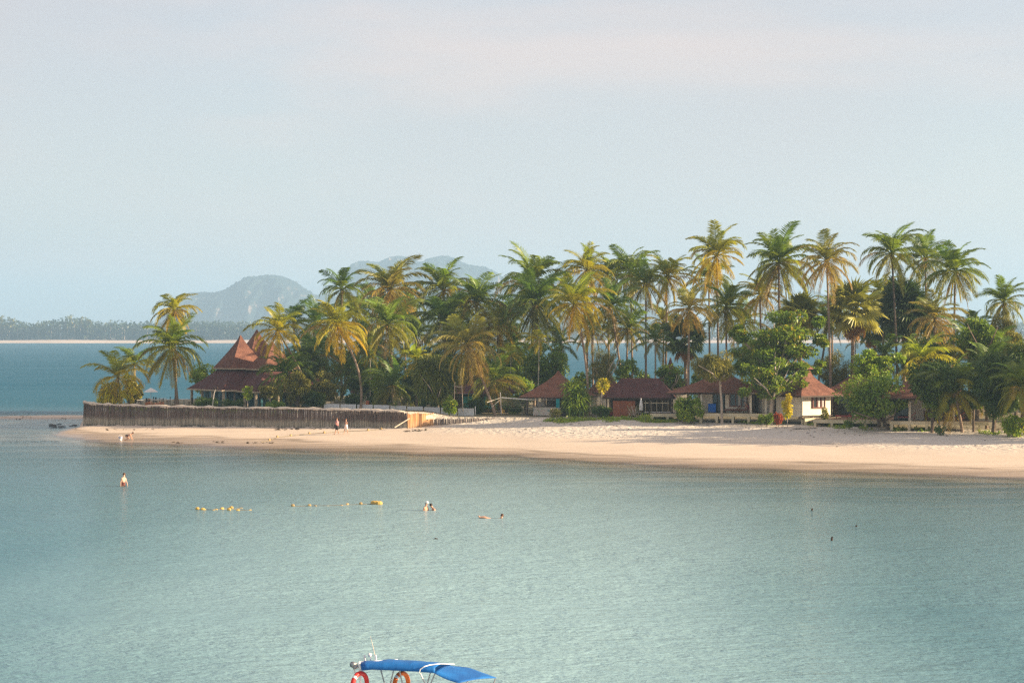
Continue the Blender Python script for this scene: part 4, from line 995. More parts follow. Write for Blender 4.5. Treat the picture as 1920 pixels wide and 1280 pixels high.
def tree(name, label, cat, bbox, base_px, D, mat, style='leaf', nc=26, per=130, leaf=0.34, layered=False, fork=0.35, bm=None, tr=0.15, seed=0, group=None, depth=0.8, base_py=None, bare=0, fill=1.0):
    r = random.Random(seed*17+int(bbox[0])); x0, y0, x1, y1 = bbox
    base = Vector((X(base_px, D), D, 0)); base.z = gz(base.x, D) if base_py is None else Zp(base_py, D)
    root = thing(name, label, cat, base, 0, group)
    cx = X((x0+x1)/2, D)-base.x; w = (x1-x0)/2/F*D; zt = Zp(y0, D)-base.z; zb = Zp(y1, D)-base.z; zb = 0.03 if (cat == 'shrub' and name != 'strap_x') else zb; h = (zt-zb)/2; cz = (zt+zb)/2
    dy = min(w*depth, 5.0); clumps = []
    for i in range(nc):
        while True:
            u = Vector((r.uniform(-1, 1), r.uniform(-1, 1), r.uniform(-1, 1)))
            if 0.25 < u.length < 1.0: break
        k = 0.80
        if layered: u.z = (round((u.z+1)*2.0)/2.0-1)*0.9+r.uniform(-.08, .08)
        if u.z < 0: u.x *= 1-0.25*abs(u.z)
        cc = (cx+u.x*w*k, u.y*dy*k, cz+u.z*h*k)
        s = r.uniform(0.17, 0.33)*fill; rz_ = 0.5 if layered else 0.8
        clumps.append((cc, (max(0.25, s*w*1.1), max(0.25, s*dy*1.1), max(0.22, min(s*w, s*h*1.6)*rz_))))
    if layered:   # sprigs that stick out beyond the outline
        for i in range(nc//3):
            a = r.uniform(-1, 1); cc = (cx+(w*r.choice((-1, 1))*r.uniform(0.85, 1.02)), r.uniform(-.5, .5)*dy, cz+a*h*0.7); clumps.append((cc, (0.5, 0.4, 0.18)))
    me = leaf_cloud(clumps, leaf, per, seed+int(bbox[0]), style, 0.6, LM[mat])
    m = MB(); fz = max(0.25, min(zb+(zt-zb)*fork, zt*0.6)); n0 = Vector((cx*0.35, 0, fz))
    m.tube([(0, 0, -0.3), (n0.x*0.3+r.uniform(-.1, .1)*tr*4, 0, fz*0.5), n0], [tr*1.3, tr, tr*0.85], 7)
    for cc, rad in clumps[::2]:
        e = Vector(cc); mid = n0.lerp(e, 0.5)+Vector((r.uniform(-.2, .2), r.uniform(-.2, .2), 0.12*h))
        m.tube([n0, mid, e], [tr*0.55, tr*0.32, tr*0.12], 5, cap=False)
    for i in range(bare):
        a = Vector((cx+r.uniform(-.9, .9)*w, r.uniform(-1, 0)*dy, cz+r.uniform(-.6, .6)*h)); mid = n0.lerp(a, 0.5)+Vector((r.uniform(-.3, .3), -dy*0.6, 0)); m.tube([n0, mid, a], [tr*0.6, tr*0.4, tr*0.2], 5, cap=False)
    link('trunk', m.mesh('trunk', bm or tree_bark), root); link('crown', me, root)
    return root
T_ = 'tree'; S_ = 'shrub'
# large trees
tree('almond_tree', 'big spreading sea almond tree with layered green and gold leaves over the bungalows', T_, (1378, 572, 1540, 745), 1450, 221, 'almond', nc=62, per=170, leaf=0.42, layered=True, fork=0.12, bm=pale_bark, tr=0.26, seed=1, bare=4)
tree('almond_tree', 'low layered almond bough tree spreading in front of the first bungalow roof', T_, (1392, 668, 1512, 752), 1446, 217, 'almond', nc=26, per=110, leaf=0.36, layered=True, fork=0.05, bm=pale_bark, tr=0.2, seed=2, bare=3, fill=0.8)
tree('umbrella_tree', 'feathery umbrella-shaped tree with olive needles above the first bungalow roof', T_, (1298, 652, 1384, 716), 1354, 218.5, 'olive', 'needle', nc=40, per=320, leaf=0.42, fork=0.05, bm=pale_bark, tr=0.13, seed=3, bare=3)
tree('beach_tree', 'dense round beach tree with forked low trunk on the sand before the deck', T_, (1566, 690, 1716, 792), 1666, 204.5, 'green', nc=54, per=170, leaf=0.30, fork=0.02, tr=0.19, seed=4, bare=3)
tree('almond_tree', 'sunlit yellow-green almond top above the dense round beach tree', T_, (1606, 652, 1688, 726), 1648, 209, 'bright', nc=24, per=110, leaf=0.36, layered=True, fork=0.05, tr=0.16, seed=5)
tree('beach_tree', 'small leafy tree on a thin stem right of the bent beach tree', T_, (1728, 720, 1792, 786), 1762, 201, 'green', nc=24, per=120, leaf=0.28, fork=0.05, tr=0.10, seed=6)
tree('casuarina_tree', 'dark drooping needle tree at the right end of the deck', T_, (1824, 640, 1916, 795), 1862, 199, 'dark', 'needle', nc=60, per=330, leaf=0.5, fork=0.1, tr=0.2, seed=7)
tree('casuarina_tree', 'shaded needle tree closing the view at the far right edge', T_, (1880, 620, 1960, 780), 1918, 205, 'dark', 'needle', nc=50, per=300, leaf=0.5, fork=0.1, tr=0.2, seed=8)
tree('leafy_tree', 'leafy tree with broad open crown left of the far right palm', T_, (1790, 585, 1872, 690), 1832, 224, 'green', nc=40, per=130, leaf=0.36, fork=0.15, tr=0.2, seed=9, bare=3)
tree('leafy_tree', 'round leafy tree below the far right palm', T_, (1868, 612, 1945, 712), 1905, 222, 'olive', nc=36, per=140, leaf=0.34, fork=0.15, tr=0.2, seed=10)
tree('leafy_tree', 'climber-clad thin tree in front of the far right palm', T_, (1855, 572, 1906, 650), 1880, 238, 'olive', 'needle', nc=30, per=200, leaf=0.35, fork=0.2, tr=0.15, seed=11)
tree('leafy_tree', 'dark leafy tree behind the bright young palm on the right', T_, (1680, 620, 1790, 740), 1742, 226, 'dark', nc=44, per=140, leaf=0.34, fork=0.1, tr=0.2, seed=12)
tree('leafy_tree', 'dark broad tree behind the brown kiosk roof', T_, (972, 628, 1078, 745), 1022, 245, 'green', nc=50, per=170, leaf=0.30, fork=0.1, tr=0.2, seed=13)
tree('leafy_tree', 'thin olive tree with pale bare branches left of the long shed', T_, (1092, 644, 1166, 726), 1128, 233, 'olive', 'needle', nc=30, per=210, leaf=0.36, fork=0.0, bm=pale_bark, tr=0.12, seed=14, bare=5)
tree('leafy_tree', 'small yellow-leaved tree on a pale stem beside the plywood wall', T_, (1117, 706, 1143, 742), 1127, 227.5, 'yellow', nc=12, per=60, leaf=0.3, fork=0.0, bm=pale_bark, tr=0.06, seed=15)
tree('leafy_tree', 'small round tree with pale trunk behind the right end of the long shed', T_, (1226, 676, 1290, 734), 1252, 236, 'green', nc=28, per=110, leaf=0.28, fork=0.0, bm=pale_bark, tr=0.11, seed=16, bare=2)
tree('leafy_tree', 'dark needle-leaved tree left of the curved bare trunk palm', T_, (556, 628, 606, 728), 580, 250, 'dark', 'needle', nc=44, per=260, leaf=0.45, fork=0.05, tr=0.16, seed=17)
tree('leafy_tree', 'dark leafy tree behind the middle of the white fence', T_, (648, 668, 730, 752), 690, 246, 'dark', nc=40, per=150, leaf=0.28, fork=0.1, tr=0.15, seed=18)
tree('leafy_tree', 'light feathery olive tree with the sea behind it right of the lantern roof', T_, (1528, 650, 1600, 736), 1563, 228, 'olive', 'needle', nc=40, per=190, leaf=0.36, fork=0.05, tr=0.12, seed=19)
tree('leafy_tree', 'dark leafy tree behind the first bungalow between two palm trunks', T_, (1385, 628, 1470, 730), 1425, 236, 'green', nc=40, per=150, leaf=0.32, fork=0.1, tr=0.18, seed=20)
tree('leafy_tree', 'bushy green tree behind the left end of the pavilion roof', T_, (346, 678, 414, 745), 378, 262, 'bright', nc=30, per=130, leaf=0.3, fork=0.05, tr=0.14, seed=21)
tree('leafy_tree', 'shaded tree under the shaggy palm left of the pandanus', T_, (744, 690, 800, 760), 770, 242, 'dark', nc=30, per=130, leaf=0.28, fork=0.05, tr=0.12, seed=22)
tree('leafy_tree', 'dark tree deep in the grove behind the leaning dry palm', T_, (884, 650, 972, 755), 930, 252, 'dark', nc=44, per=140, leaf=0.3, fork=0.1, tr=0.16, seed=23)
tree('leafy_tree', 'dark tree deep in the grove behind the short golden palm', T_, (764, 640, 860, 742), 812, 258, 'dark', nc=44, per=140, leaf=0.3, fork=0.1, tr=0.16, seed=24)
tree('leafy_tree', 'dark tree behind the pavilion beside the slanting trunk', T_, (520, 640, 580, 745), 550, 258, 'dark', nc=36, per=140, leaf=0.3, fork=0.1, tr=0.16, seed=25)
tree('leafy_tree', 'small tree seen through the trunks behind the beach bar and shed', T_, (1060, 690, 1110, 750), 1086, 240, 'green', nc=24, per=110, leaf=0.28, fork=0.05, tr=0.1, seed=26)
tree('leafy_tree', 'dark leafy tree hiding the roof of the dim bungalow at the right', T_, (1690, 664, 1806, 756), 1748, 201, 'dark', nc=46, per=150, leaf=0.32, fork=0.1, tr=0.14, seed=27)
tree('leafy_tree', 'leafy tree in front of the right end of the dim bungalow roof', T_, (1800, 690, 1852, 770), 1826, 201, 'green', nc=30, per=140, leaf=0.3, fork=0.05, tr=0.12, seed=28)
tree('leafy_tree', 'yellow-green bush tree between the curved bare trunk and the short golden palm', T_, (690, 696, 760, 762), 724, 238, 'bright', nc=26, per=120, leaf=0.26, fork=0.0, tr=0.08, seed=29)
tree('leafy_shrub', 'yellow-green bush behind the net posts, left of the beach bar', S_, (966, 700, 1004, 770), 985, 237, 'bright', nc=24, per=110, leaf=0.26, fork=0.0, tr=0.06, seed=56)
tree('leafy_tree', 'olive bush tree at the right side of the pavilion, beside the slanting trunk', T_, (530, 690, 585, 765), 556, 236, 'olive', nc=30, per=140, leaf=0.26, fork=0.0, tr=0.08, seed=57)
tree('leafy_tree', 'green tree between the plywood shed roof and the olive tree', T_, (1150, 668, 1200, 722), 1176, 240, 'green', nc=22, per=110, leaf=0.28, fork=0.1, tr=0.1, seed=58)
tree('strap_shrub', 'low clump of arching golden strap leaves at the foot of the bushy tip palm', S_, (190, 712, 236, 756), 212, 242.5, 'yellow', 'strap', nc=18, per=50, leaf=1.1, fork=0.0, tr=0.06, seed=240)
tree('leafy_shrub', 'dense olive bush behind the two small palms on the tip', S_, (234, 706, 268, 752), 252, 246, 'olive', nc=30, per=110, leaf=0.28, fork=0.0, tr=0.06, seed=241)
# shrubs
tree('leafy_shrub', 'bright green beach shrub spilling over the deck of the first bungalow', S_, (1262, 738, 1324, 792), 1295, 219.5, 'bright', nc=34, per=110, leaf=0.30, fork=0.0, tr=0.05, seed=30)
tree('strap_shrub', 'strap-leaved screw pine shrub beside the curved palm trunk at the beach bar', S_, (1054, 708, 1110, 778), 1082, 228, 'green', 'strap', nc=24, per=90, leaf=0.85, fork=0.0, tr=0.08, seed=31)
tree('leafy_shrub', 'yellow-green shrub between the low palms on the tip of the point', S_, (226, 694, 258, 750), 242, 241, 'yellow', nc=16, per=70, leaf=0.30, fork=0.0, tr=0.06, seed=32)
tree('leafy_shrub', 'round olive-green bush beside the fence, right of the pavilion', S_, (568, 694, 640, 762), 604, 239, 'olive', nc=40, per=150, leaf=0.24, fork=0.0, tr=0.08, seed=33)
tree('leafy_shrub', 'low dark bush under the round olive-green bush', S_, (560, 728, 616, 770), 588, 236.5, 'dark', nc=24, per=120, leaf=0.22, fork=0.0, tr=0.05, seed=34)
tree('leafy_shrub', 'dark hedge bush in front of the left pavilion windows', S_, (352, 744, 420, 770), 388, 238.6, 'dark', nc=24, per=120, leaf=0.2, fork=0.0, tr=0.04, seed=35)
tree('leafy_shrub', 'dark hedge bush in front of the middle pavilion windows', S_, (412, 746, 462, 770), 436, 236.8, 'dark', nc=20, per=110, leaf=0.2, fork=0.0, tr=0.04, seed=36)
tree('frangipani_tree', 'small frangipani tree with a tuft of bright leaves before the pavilion', T_, (453, 724, 477, 748), 464, 235, 'bright', nc=9, per=40, leaf=0.34, fork=-0.3, bm=pale_bark, tr=0.06, seed=37)
tree('frangipani_tree', 'small forked tree with sparse leaves at the right end of the pavilion', T_, (484, 716, 522, 746), 509, 235.5, 'olive', nc=14, per=60, leaf=0.3, fork=-0.2, bm=pale_bark, tr=0.07, seed=38)
tree('leafy_shrub', 'orange-flowered ground shrub behind the wall near the point palms', S_, (266, 753, 308, 765), 287, 239.5, 'pink', nc=12, per=80, leaf=0.2, fork=0.0, tr=0.04, seed=39)
tree('leafy_shrub', 'low green shrub at the foot of the pavilion end column', S_, (490, 752, 545, 772), 516, 232.5, 'green', nc=20, per=90, leaf=0.2, fork=0.0, tr=0.04, seed=40)
tree('leafy_shrub', 'bright vine-like bush below the pandanus at the end of the white fence', S_, (828, 736, 860, 784), 843, 229.2, 'bright', nc=18, per=80, leaf=0.28, fork=0.0, tr=0.05, seed=41)
tree('leafy_shrub', 'red-leaved ornamental bush before the lantern-roofed bungalow', S_, (1452, 770, 1468, 788), 1460, 213.5, 'red', nc=10, per=60, leaf=0.2, fork=0.0, tr=0.03, seed=42)
tree('leafy_sapling', 'slim sapling with yellow leaves in front of the lantern-roofed bungalow', 'sapling', (1468, 734, 1486, 786), 1476, 211.5, 'yellow', nc=14, per=45, leaf=0.28, fork=0.0, bm=pale_bark, tr=0.035, seed=43)
tree('leafy_shrub', 'low green bush left of the red-leaved ornamental bush', S_, (1420, 772, 1454, 790), 1438, 214.5, 'green', nc=16, per=80, leaf=0.22, fork=0.0, tr=0.04, seed=44)
tree('leafy_shrub', 'small pale shrub against the sunlit wall of the lantern-roofed bungalow', S_, (1538, 756, 1556, 786), 1547, 212.5, 'olive', nc=10, per=40, leaf=0.24, fork=0.0, tr=0.03, seed=45)
tree('leafy_shrub', 'bright green bush at the far right edge of the sand', S_, (1872, 776, 1935, 808), 1905, 194.5, 'bright', nc=26, per=100, leaf=0.26, fork=0.0, tr=0.05, seed=46)
tree('leafy_shrub', 'tiny dark leafy stump plant standing on the open sand before the deck', S_, (1756, 796, 1770, 811), 1763, 197.5, 'dark', nc=8, per=30, leaf=0.2, fork=0.0, tr=0.05, seed=47)
tree('leafy_shrub', 'leafless twiggy bush in front of the plywood wall', S_, (1172, 752, 1204, 784), 1188, 225.8, 'olive', nc=16, per=10, leaf=0.18, fork=0.0, bm=pale_bark, tr=0.06, seed=48, bare=16)
tree('leafy_shrub', 'low green bush under the curved palm trunk by the beach bar', S_, (1108, 760, 1150, 785), 1130, 227, 'dark', nc=20, per=90, leaf=0.22, fork=0.0, tr=0.04, seed=49)
tree('leafy_shrub', 'small dry bush beside the painted counter of the beach bar', S_, (1030, 766, 1052, 780), 1040, 226.8, 'olive', nc=10, per=50, leaf=0.2, fork=0.0, tr=0.03, seed=50)
tree('leafy_shrub', 'small spiky plant on the sand at the shed corner', S_, (1204, 772, 1218, 788), 1211, 221, 'bright', 'strap', nc=4, per=26, leaf=0.6, fork=0.0, tr=0.03, seed=51)
tree('leafy_shrub', 'low weedy plants under the deck beam right of the lantern bungalow', S_, (1584, 782, 1602, 798), 1592, 207.5, 'green', nc=8, per=40, leaf=0.2, fork=0.0, tr=0.03, seed=52)
tree('leafy_shrub', 'dark bush behind the volleyball net posts', S_, (934, 742, 985, 776), 958, 236, 'green', nc=24, per=110, leaf=0.24, fork=0.0, tr=0.05, seed=53)
tree('leafy_shrub', 'dark bush behind the right end of the white fence', S_, (868, 744, 916, 776), 892, 236, 'dark', nc=24, per=110, leaf=0.24, fork=0.0, tr=0.05, seed=54)
for i, (a, b, yy) in enumerate(((640, 690, 736), (688, 738, 740), (770, 806, 742), (800, 850, 744))):
    tree('leafy_shrub', 'shady dark bush in the thicket just behind the white fence', S_, (a, yy, b, 766), (a+b)/2, 240, 'dark', nc=22, per=110, leaf=0.24, fork=0.0, tr=0.05, seed=60+i, group='thicket bushes behind the white fence')
for i, (a, b, yt, D) in enumerate(((1110, 1165, 700, 262), (1180, 1228, 692, 258), (1292, 1345, 684, 258), (1598, 1640, 700, 246), (1700, 1760, 712, 236))):
    tree('leafy_shrub', 'green bush at the back of the island between the trunks', S_, (a, yt, b, 752), (a+b)/2, D, 'green', nc=24, per=90, leaf=0.3, fork=0.0, tr=0.06, seed=70+i, group='bushes at the back of the island')

for i, (a, b, yt, D) in enumerate(((556, 640, 662, 262), (612, 672, 652, 268), (650, 715, 664, 258), (700, 772, 650, 264), (750, 830, 672, 256), (830, 900, 662, 262), (880, 945, 668, 260), (925, 990, 660, 258))):
    tree('leafy_shrub', 'tall green bush filling the grove between the palm trunks behind the white fence', S_, (a, yt, b, 756), (a+b)/2, D, 'green', nc=34, per=120, leaf=0.28, fork=0.0, tr=0.06, seed=220+i, group='tall bushes between the grove trunks')
# pandanus: heads of strap leaves on forked stilted stems
strap_m = leaf_material('strap_leaf', (0.05, 0.075, 0.02), (0.105, 0.12, 0.026), (0.20, 0.17, 0.035))
LM['strap'] = strap_m
tree('pandanus_tree', 'big round pandanus with mop of hanging strap leaves on forked stems', T_, (768, 664, 858, 752), 822, 233, 'strap', 'strap', nc=64, per=120, leaf=1.0, fork=0.0, bm=pale_bark, tr=0.12, seed=55, bare=5)

# low beach grass and creeper: nobody could count it
g = np.random.default_rng(77); cl = []
for px in np.arange(1028, 1262, 2.2):
    for _ in range(3):
        D = g.uniform(219.5, 226.5); x = X(px+g.uniform(-2, 2), D); zz = gz(x, D)
        if D > np.interp(x, VX, VY)-2.2+1.2*math.sin(px*0.07): cl.append(((x, D, zz+0.08), (0.5, 0.5, 0.10)))
for px in np.arange(1255, 1880, 3.0):
    D = float(np.interp(X(px, 210), VX, VY))+g.uniform(-0.8, 2.5)
    if math.sin(px*0.041)+math.sin(px*0.113) > 0.2: x = X(px, D); cl.append(((x, D, gz(x, D)+0.07), (0.5, 0.45, 0.09)))
for px in np.arange(200, 560, 4.0):
    D = float(np.interp(X(px, 236), VX, VY))+g.uniform(0.8, 2.5); x = X(px, D); cl.append(((x, D, gz(x, D)+0.08), (0.4, 0.5, 0.12)))
me = leaf_cloud(cl, 0.26, 26, 5, 'leaf', 0.6, LM['bright']); gr = link('beach_grass', me); gr['kind'] = 'stuff'

# ------------------------------------------------------------------ the wood on the far shore (one hazy mass) and the tall trees that rise out of it
far_leaf = leaf_material('far_wood_leaf', (0.022, 0.036, 0.026), (0.036, 0.050, 0.034), (0.052, 0.060, 0.040))
g = np.random.default_rng(9); cl = []; m = MB(); rr = random.Random(4)
def canopy_h(px): return np.interp(px, [-400, 0, 30, 60, 100, 130, 160, 185, 210, 250, 290, 420, 470, 1000, 1500, 2300], [30, 29, 26, 24, 27, 30, 29, 24, 27, 25, 24, 25.5, 24, 26, 28, 27])*1.0
for row, dy in enumerate((70, 95, 125, 160)):
    x = -1000.0
    while x < 1250:
        D = FAR_D+dy+rr.uniform(-8, 8)+30*math.sin(x*0.004)+12*math.sin(x*0.013+1); px = 960+x/D*F
        if px < 500 or row > 1 or True:
            h = canopy_h(px)*rr.uniform(0.80, 1.08); z0 = 4.5; w = rr.uniform(4, 7)
            m.tube([(x, D, z0-1), (x+rr.uniform(-1, 1), D, z0+h*0.75)], [0.5, 0.25], 3, cap=False)
            for k in range(5):
                cl.append(((x+rr.uniform(-2, 2), D+rr.uniform(-2, 2), z0+h*(0.15+0.19*k)), (w*(1.0-0.10*k), w, h*0.15)))
        x += rr.uniform(3.2, 6.5)*(1 if px < 520 else 2.0)
wood = link('far_wood', leaf_cloud(cl, 4.6, 11, 3, 'leaf', 0.8, far_leaf)); wood['kind'] = 'stuff'
wt = m.build('far_wood_trunks', pale_bark, kind='stuff')
for lb, bb, bp in (('tall ragged tree above the far wood at the left edge', (-6, 586, 12, 636), 3), ('broad feathery tree beside the left edge above the far wood', (10, 587, 34, 636), 22),
                   ('tall thin tree above the far wood, tallest of the open group', (120, 582, 146, 634), 134), ('sparse tree just right of the tallest far tree', (148, 588, 160, 634), 153),
                   ('leaning sparse tree right of the far group', (160, 590, 176, 634), 166), ('bushy tree in the far wood left of the tall group', (58, 598, 86, 636), 72)):
    D = FAR_D+60; tree('far_tree', lb, T_, bb, bp, D, 'olive', nc=16, per=14, leaf=3.2, fork=0.15, tr=0.6, seed=int(bp)+90, base_py=636.5, fill=0.8, bare=3)

for i, (a, b, yt, D) in enumerate(((1965, 2060, 640, 196), (2050, 2160, 625, 191), (2150, 2290, 640, 187))):
    tree('leafy_tree', 'broad tree further along the beach, outside the right edge of the view', T_, (a, yt, b, 780), (a+b)/2, D, 'green', nc=44, per=120, leaf=0.4, fork=0.1, tr=0.2, seed=200+i, group='trees further along the beach')


for i, (px, w, yt, D) in enumerate(((1990, 80, 600, 225), (2060, 90, 610, 250), (2120, 90, 590, 228), (2200, 100, 600, 262), (2270, 90, 610, 222), (2360, 110, 600, 250), (2460, 110, 610, 215), (2540, 120, 590, 262), (2650, 120, 600, 235))):
    tree('leafy_tree', 'broad tree further along the beach, outside the right edge of the view', T_, (px-w/2, yt, px+w/2, 770), px, D, 'green' if i % 2 else 'dark', nc=34, per=110, leaf=0.45, fork=0.05, tr=0.2, seed=300+i, group='trees further along the beach')
for i, (px, py, D) in enumerate(((2030, 540, 240), (2140, 520, 258), (2250, 545, 236), (2340, 520, 266), (2480, 540, 240), (2600, 530, 252))):
    coconut_palm('coconut palm further along the beach, outside the right edge of the view', px, py, 55, px+10, D, 'green', 22, seed=330+i, group='palms further along the beach')
# ------------------------------------------------------------------ people: one skinned body each
skin_m = simple('warm_skin', (0.52, 0.30, 0.20), 0.55, 0.08, 8, 0.35)  # one even warm skin colour
skin_pale = simple('fair_skin', (0.62, 0.40, 0.29), 0.55, 0.08, 8, 0.35)
hair_dark = simple('dark_hair', (0.03, 0.02, 0.015), 0.5, 0.3); hair_brown = simple('brown_hair', (0.10, 0.045, 0.022), 0.5, 0.3)
black_cloth = simple('black_cloth', (0.025, 0.025, 0.028), 0.8, 0.2); pink_cloth = simple('pink_cloth', (0.55, 0.25, 0.25), 0.8, 0.12)
white_cloth = simple('white_cloth', (0.78, 0.76, 0.72), 0.8, 0.06); red_cloth = simple('dark_red_cloth', (0.32, 0.05, 0.05), 0.8, 0.12)
def skin_body(parent, joints, edges, mat):
    names = list(joints); me = bpy.data.meshes.new('body'); me.from_pydata([joints[k][0] for k in names], [(names.index(a), names.index(b)) for a, b in edges], [])
    me.materials.append(mat); o = bpy.data.objects.new('body', me); COL.objects.link(o); o.parent = parent
    md = o.modifiers.new('skin', 'SKIN'); md.use_smooth_shade = True
    if not me.skin_vertices: me.skin_vertices.new()
    for i, k in enumerate(names):
        rr = joints[k][1]; sv = me.skin_vertices[0].data[i]; sv.radius = rr if hasattr(rr, '__len__') else (rr, rr); sv.use_root = (k == 'pelvis')
    sd = o.modifiers.new('smooth', 'SUBSURF'); sd.levels = 1; sd.render_levels = 1
    return o
EDGES = [('pelvis','waist'),('waist','chest'),('chest','neck'),('neck','jaw'),('jaw','crown'),('chest','shoulder_a'),('shoulder_a','elbow_a'),('elbow_a','wrist_a'),('wrist_a','palm_a'),
         ('chest','shoulder_b'),('shoulder_b','elbow_b'),('elbow_b','wrist_b'),('wrist_b','palm_b'),('pelvis','hip_a'),('hip_a','knee_a'),('knee_a','ankle_a'),('ankle_a','toe_a'),('pelvis','hip_b'),('hip_b','knee_b'),('knee_b','ankle_b'),('ankle_b','toe_b')]
def stand(h=1.72, fwd=(1, 0), stride=0.0, arm=0.0, bend=0.0, drop=0.0):
    """joint positions of a standing or walking figure, facing fwd, feet at z=0"""
    f = Vector((fwd[0], fwd[1], 0)).normalized(); s = Vector((-f.y, f.x, 0)); k = h/1.72; up = Vector((0, 0, 1)); j = {}
    pel = up*0.93; lean = f*math.sin(bend)+up*math.cos(bend)
    j['pelvis'] = (pel, (0.135, 0.10)); j['waist'] = (pel+lean*0.18, (0.125, 0.09)); j['chest'] = (pel+lean*0.42, (0.15, 0.105)); j['neck'] = (pel+lean*0.55, 0.055); j['jaw'] = (pel+lean*0.62+f*0.02, 0.075); j['crown'] = (pel+lean*0.76+f*0.01, 0.085)
    for sd, sg in (('a', 1), ('b', -1)):
        sh = pel+lean*0.46+s*sg*0.18; j['shoulder_'+sd] = (sh, 0.058); el = sh-up*0.28+f*sg*arm*0.25+s*sg*0.05; j['elbow_'+sd] = (el, 0.043)
        wr = el-up*0.24+f*(0.06+sg*arm*0.2); j['wrist_'+sd] = (wr, 0.03); j['palm_'+sd] = (wr-up*0.12, (0.035, 0.022))
        hp = pel-up*0.06+s*sg*0.095; j['hip_'+sd] = (hp, 0.088); kn = hp-up*0.42+f*(-sg*stride*0.5+0.03); j['knee_'+sd] = (kn, 0.06); an = Vector((hp.x, hp.y, 0))-f*sg*stride+up*(0.08+(0.05 if sg > 0 and stride else 0)); j['ankle_'+sd] = (an, 0.042); j['toe_'+sd] = (an+f*0.17-up*0.04, 0.032)
    return {a: (Vector(b)*k-Vector((0, 0, drop)), c if hasattr(c, '__len__') else c*k) for a, (b, c) in j.items()}
def hair_on(parent, jn, mat, long=False):
    c = jn['crown'][0]; m = MB(); m.ball(c+Vector((0, 0.03, 0.015)), 0.105, 9, 6, sc=(1, 1, 0.95))
    if long: m.tube([c+Vector((0, 0.07, 0)), c+Vector((0, 0.10, -0.18)), c+Vector((0, 0.10, -0.30))], [0.08, 0.07, 0.03], 7)
    m.build('hair', mat, parent, smooth=True)
def shorts_on(parent, jn, mat, length=0.5, name='shorts', flare_=1.0):
    m = MB(); m.tube([jn['waist'][0], jn['pelvis'][0], jn['pelvis'][0]-Vector((0, 0, 0.09))], [0.145, 0.165, 0.165], 10)
    for sd in 'ab':
        a, b = jn['hip_'+sd][0], jn['knee_'+sd][0]; m.tube([a+Vector((0, 0, .05)), a.lerp(b, length*0.5), a.lerp(b, length)], [0.105, 0.10*flare_, 0.098*flare_], 8)
    m.build(name, mat, parent, smooth=True)
def shirt_on(parent, jn, mat):
    m = MB(); m.tube([jn['pelvis'][0], jn['waist'][0], jn['chest'][0], jn['neck'][0]], [0.165, 0.16, 0.19, 0.07], 10)
    for sd in 'ab': m.tube([jn['chest'][0].lerp(jn['shoulder_'+sd][0], 0.5), jn['shoulder_'+sd][0], jn['shoulder_'+sd][0].lerp(jn['elbow_'+sd][0], 0.6)], [0.09, 0.085, 0.07], 8)
    m.build('shirt', mat, parent, smooth=True)
def person(label, loc, jn, mat, group=None):
    p = thing('person', label, 'person', loc, 0, group); skin_body(p, jn, EDGES, mat); return p
# couple walking on the sand
a = G(632, 813.3, 0.42); a.z = gz(a.x, a.y); jn = stand(1.74, (-1, -.2), 0.20, 0.5); p = person('walker in a pink shirt and black shorts on the sand, left of a second walker', a, jn, skin_m); shirt_on(p, jn, pink_cloth); shorts_on(p, jn, black_cloth, 0.85); hair_on(p, jn, hair_brown)
bag = MB(); c = jn['palm_a'][0]; bag.box(c+Vector((0.06, -0.05, 0.12)), (0.2, 0.1, 0.38)); bag.build('bag', black_cloth, p)
b = G(649, 813.0, 0.42); b.z = gz(b.x, b.y); jn = stand(1.62, (-0.8, -.6), 0.22, 0.4); p = person('bare-chested walker in white shorts on the sand near the stake wall', b, jn, skin_m); shorts_on(p, jn, white_cloth, 0.72, flare_=1.15); hair_on(p, jn, hair_brown)
# wader
w = G(231, 911, 0.0); jn = stand(1.66, (0.75, -.65), 0.08, 0.25, 0.12, 0.76); p = person('lone wader standing thigh-deep in the water, arms down', w, jn, skin_pale); shorts_on(p, jn, simple('dark_swimwear', (0.16, 0.06, 0.05), 0.8), 0.2, 'swim_briefs'); hair_on(p, jn, hair_brown, True)
# child crouching in the shallows
def crouch(fx=1.0, k=0.85):
    V_ = Vector; j = {'pelvis': (V_((-0.35*fx, 0, 0.42)), 0.14), 'waist': (V_((-0.18*fx, 0, 0.52)), 0.125), 'chest': (V_((0.05*fx, 0, 0.60)), 0.15), 'neck': (V_((0.20*fx, 0, 0.66)), 0.055), 'jaw': (V_((0.26*fx, 0, 0.68)), 0.075), 'crown': (V_((0.34*fx, -0.02, 0.78)), 0.09)}
    for sd, sg in (('a', 1), ('b', -1)):
        j['shoulder_'+sd] = (V_((0.08*fx, 0.18*sg, 0.58)), 0.055); j['elbow_'+sd] = (V_((0.18*fx, 0.22*sg, 0.32)), 0.042); j['wrist_'+sd] = (V_((0.28*fx, 0.2*sg, 0.12)), 0.03); j['palm_'+sd] = (V_((0.33*fx, 0.19*sg, 0.03)), 0.03)
        j['hip_'+sd] = (V_((-0.35*fx, 0.11*sg, 0.38)), 0.09); j['knee_'+sd] = (V_((-0.02*fx, 0.14*sg, 0.22)), 0.065); j['ankle_'+sd] = (V_((-0.40*fx, 0.13*sg, 0.07)), 0.045); j['toe_'+sd] = (V_((-0.58*fx, 0.13*sg, 0.03)), 0.032)
    return {a_: (v*k, r_) for a_, (v, r_) in j.items()}
c = G(243, 826, 0.0); c.z = max(gz(c.x, c.y), -0.08); jn = crouch(1.0, 1.0); p = person('child crouching on hands and knees at the wet edge of the sand', c, jn, skin_m); hair_on(p, jn, hair_brown)
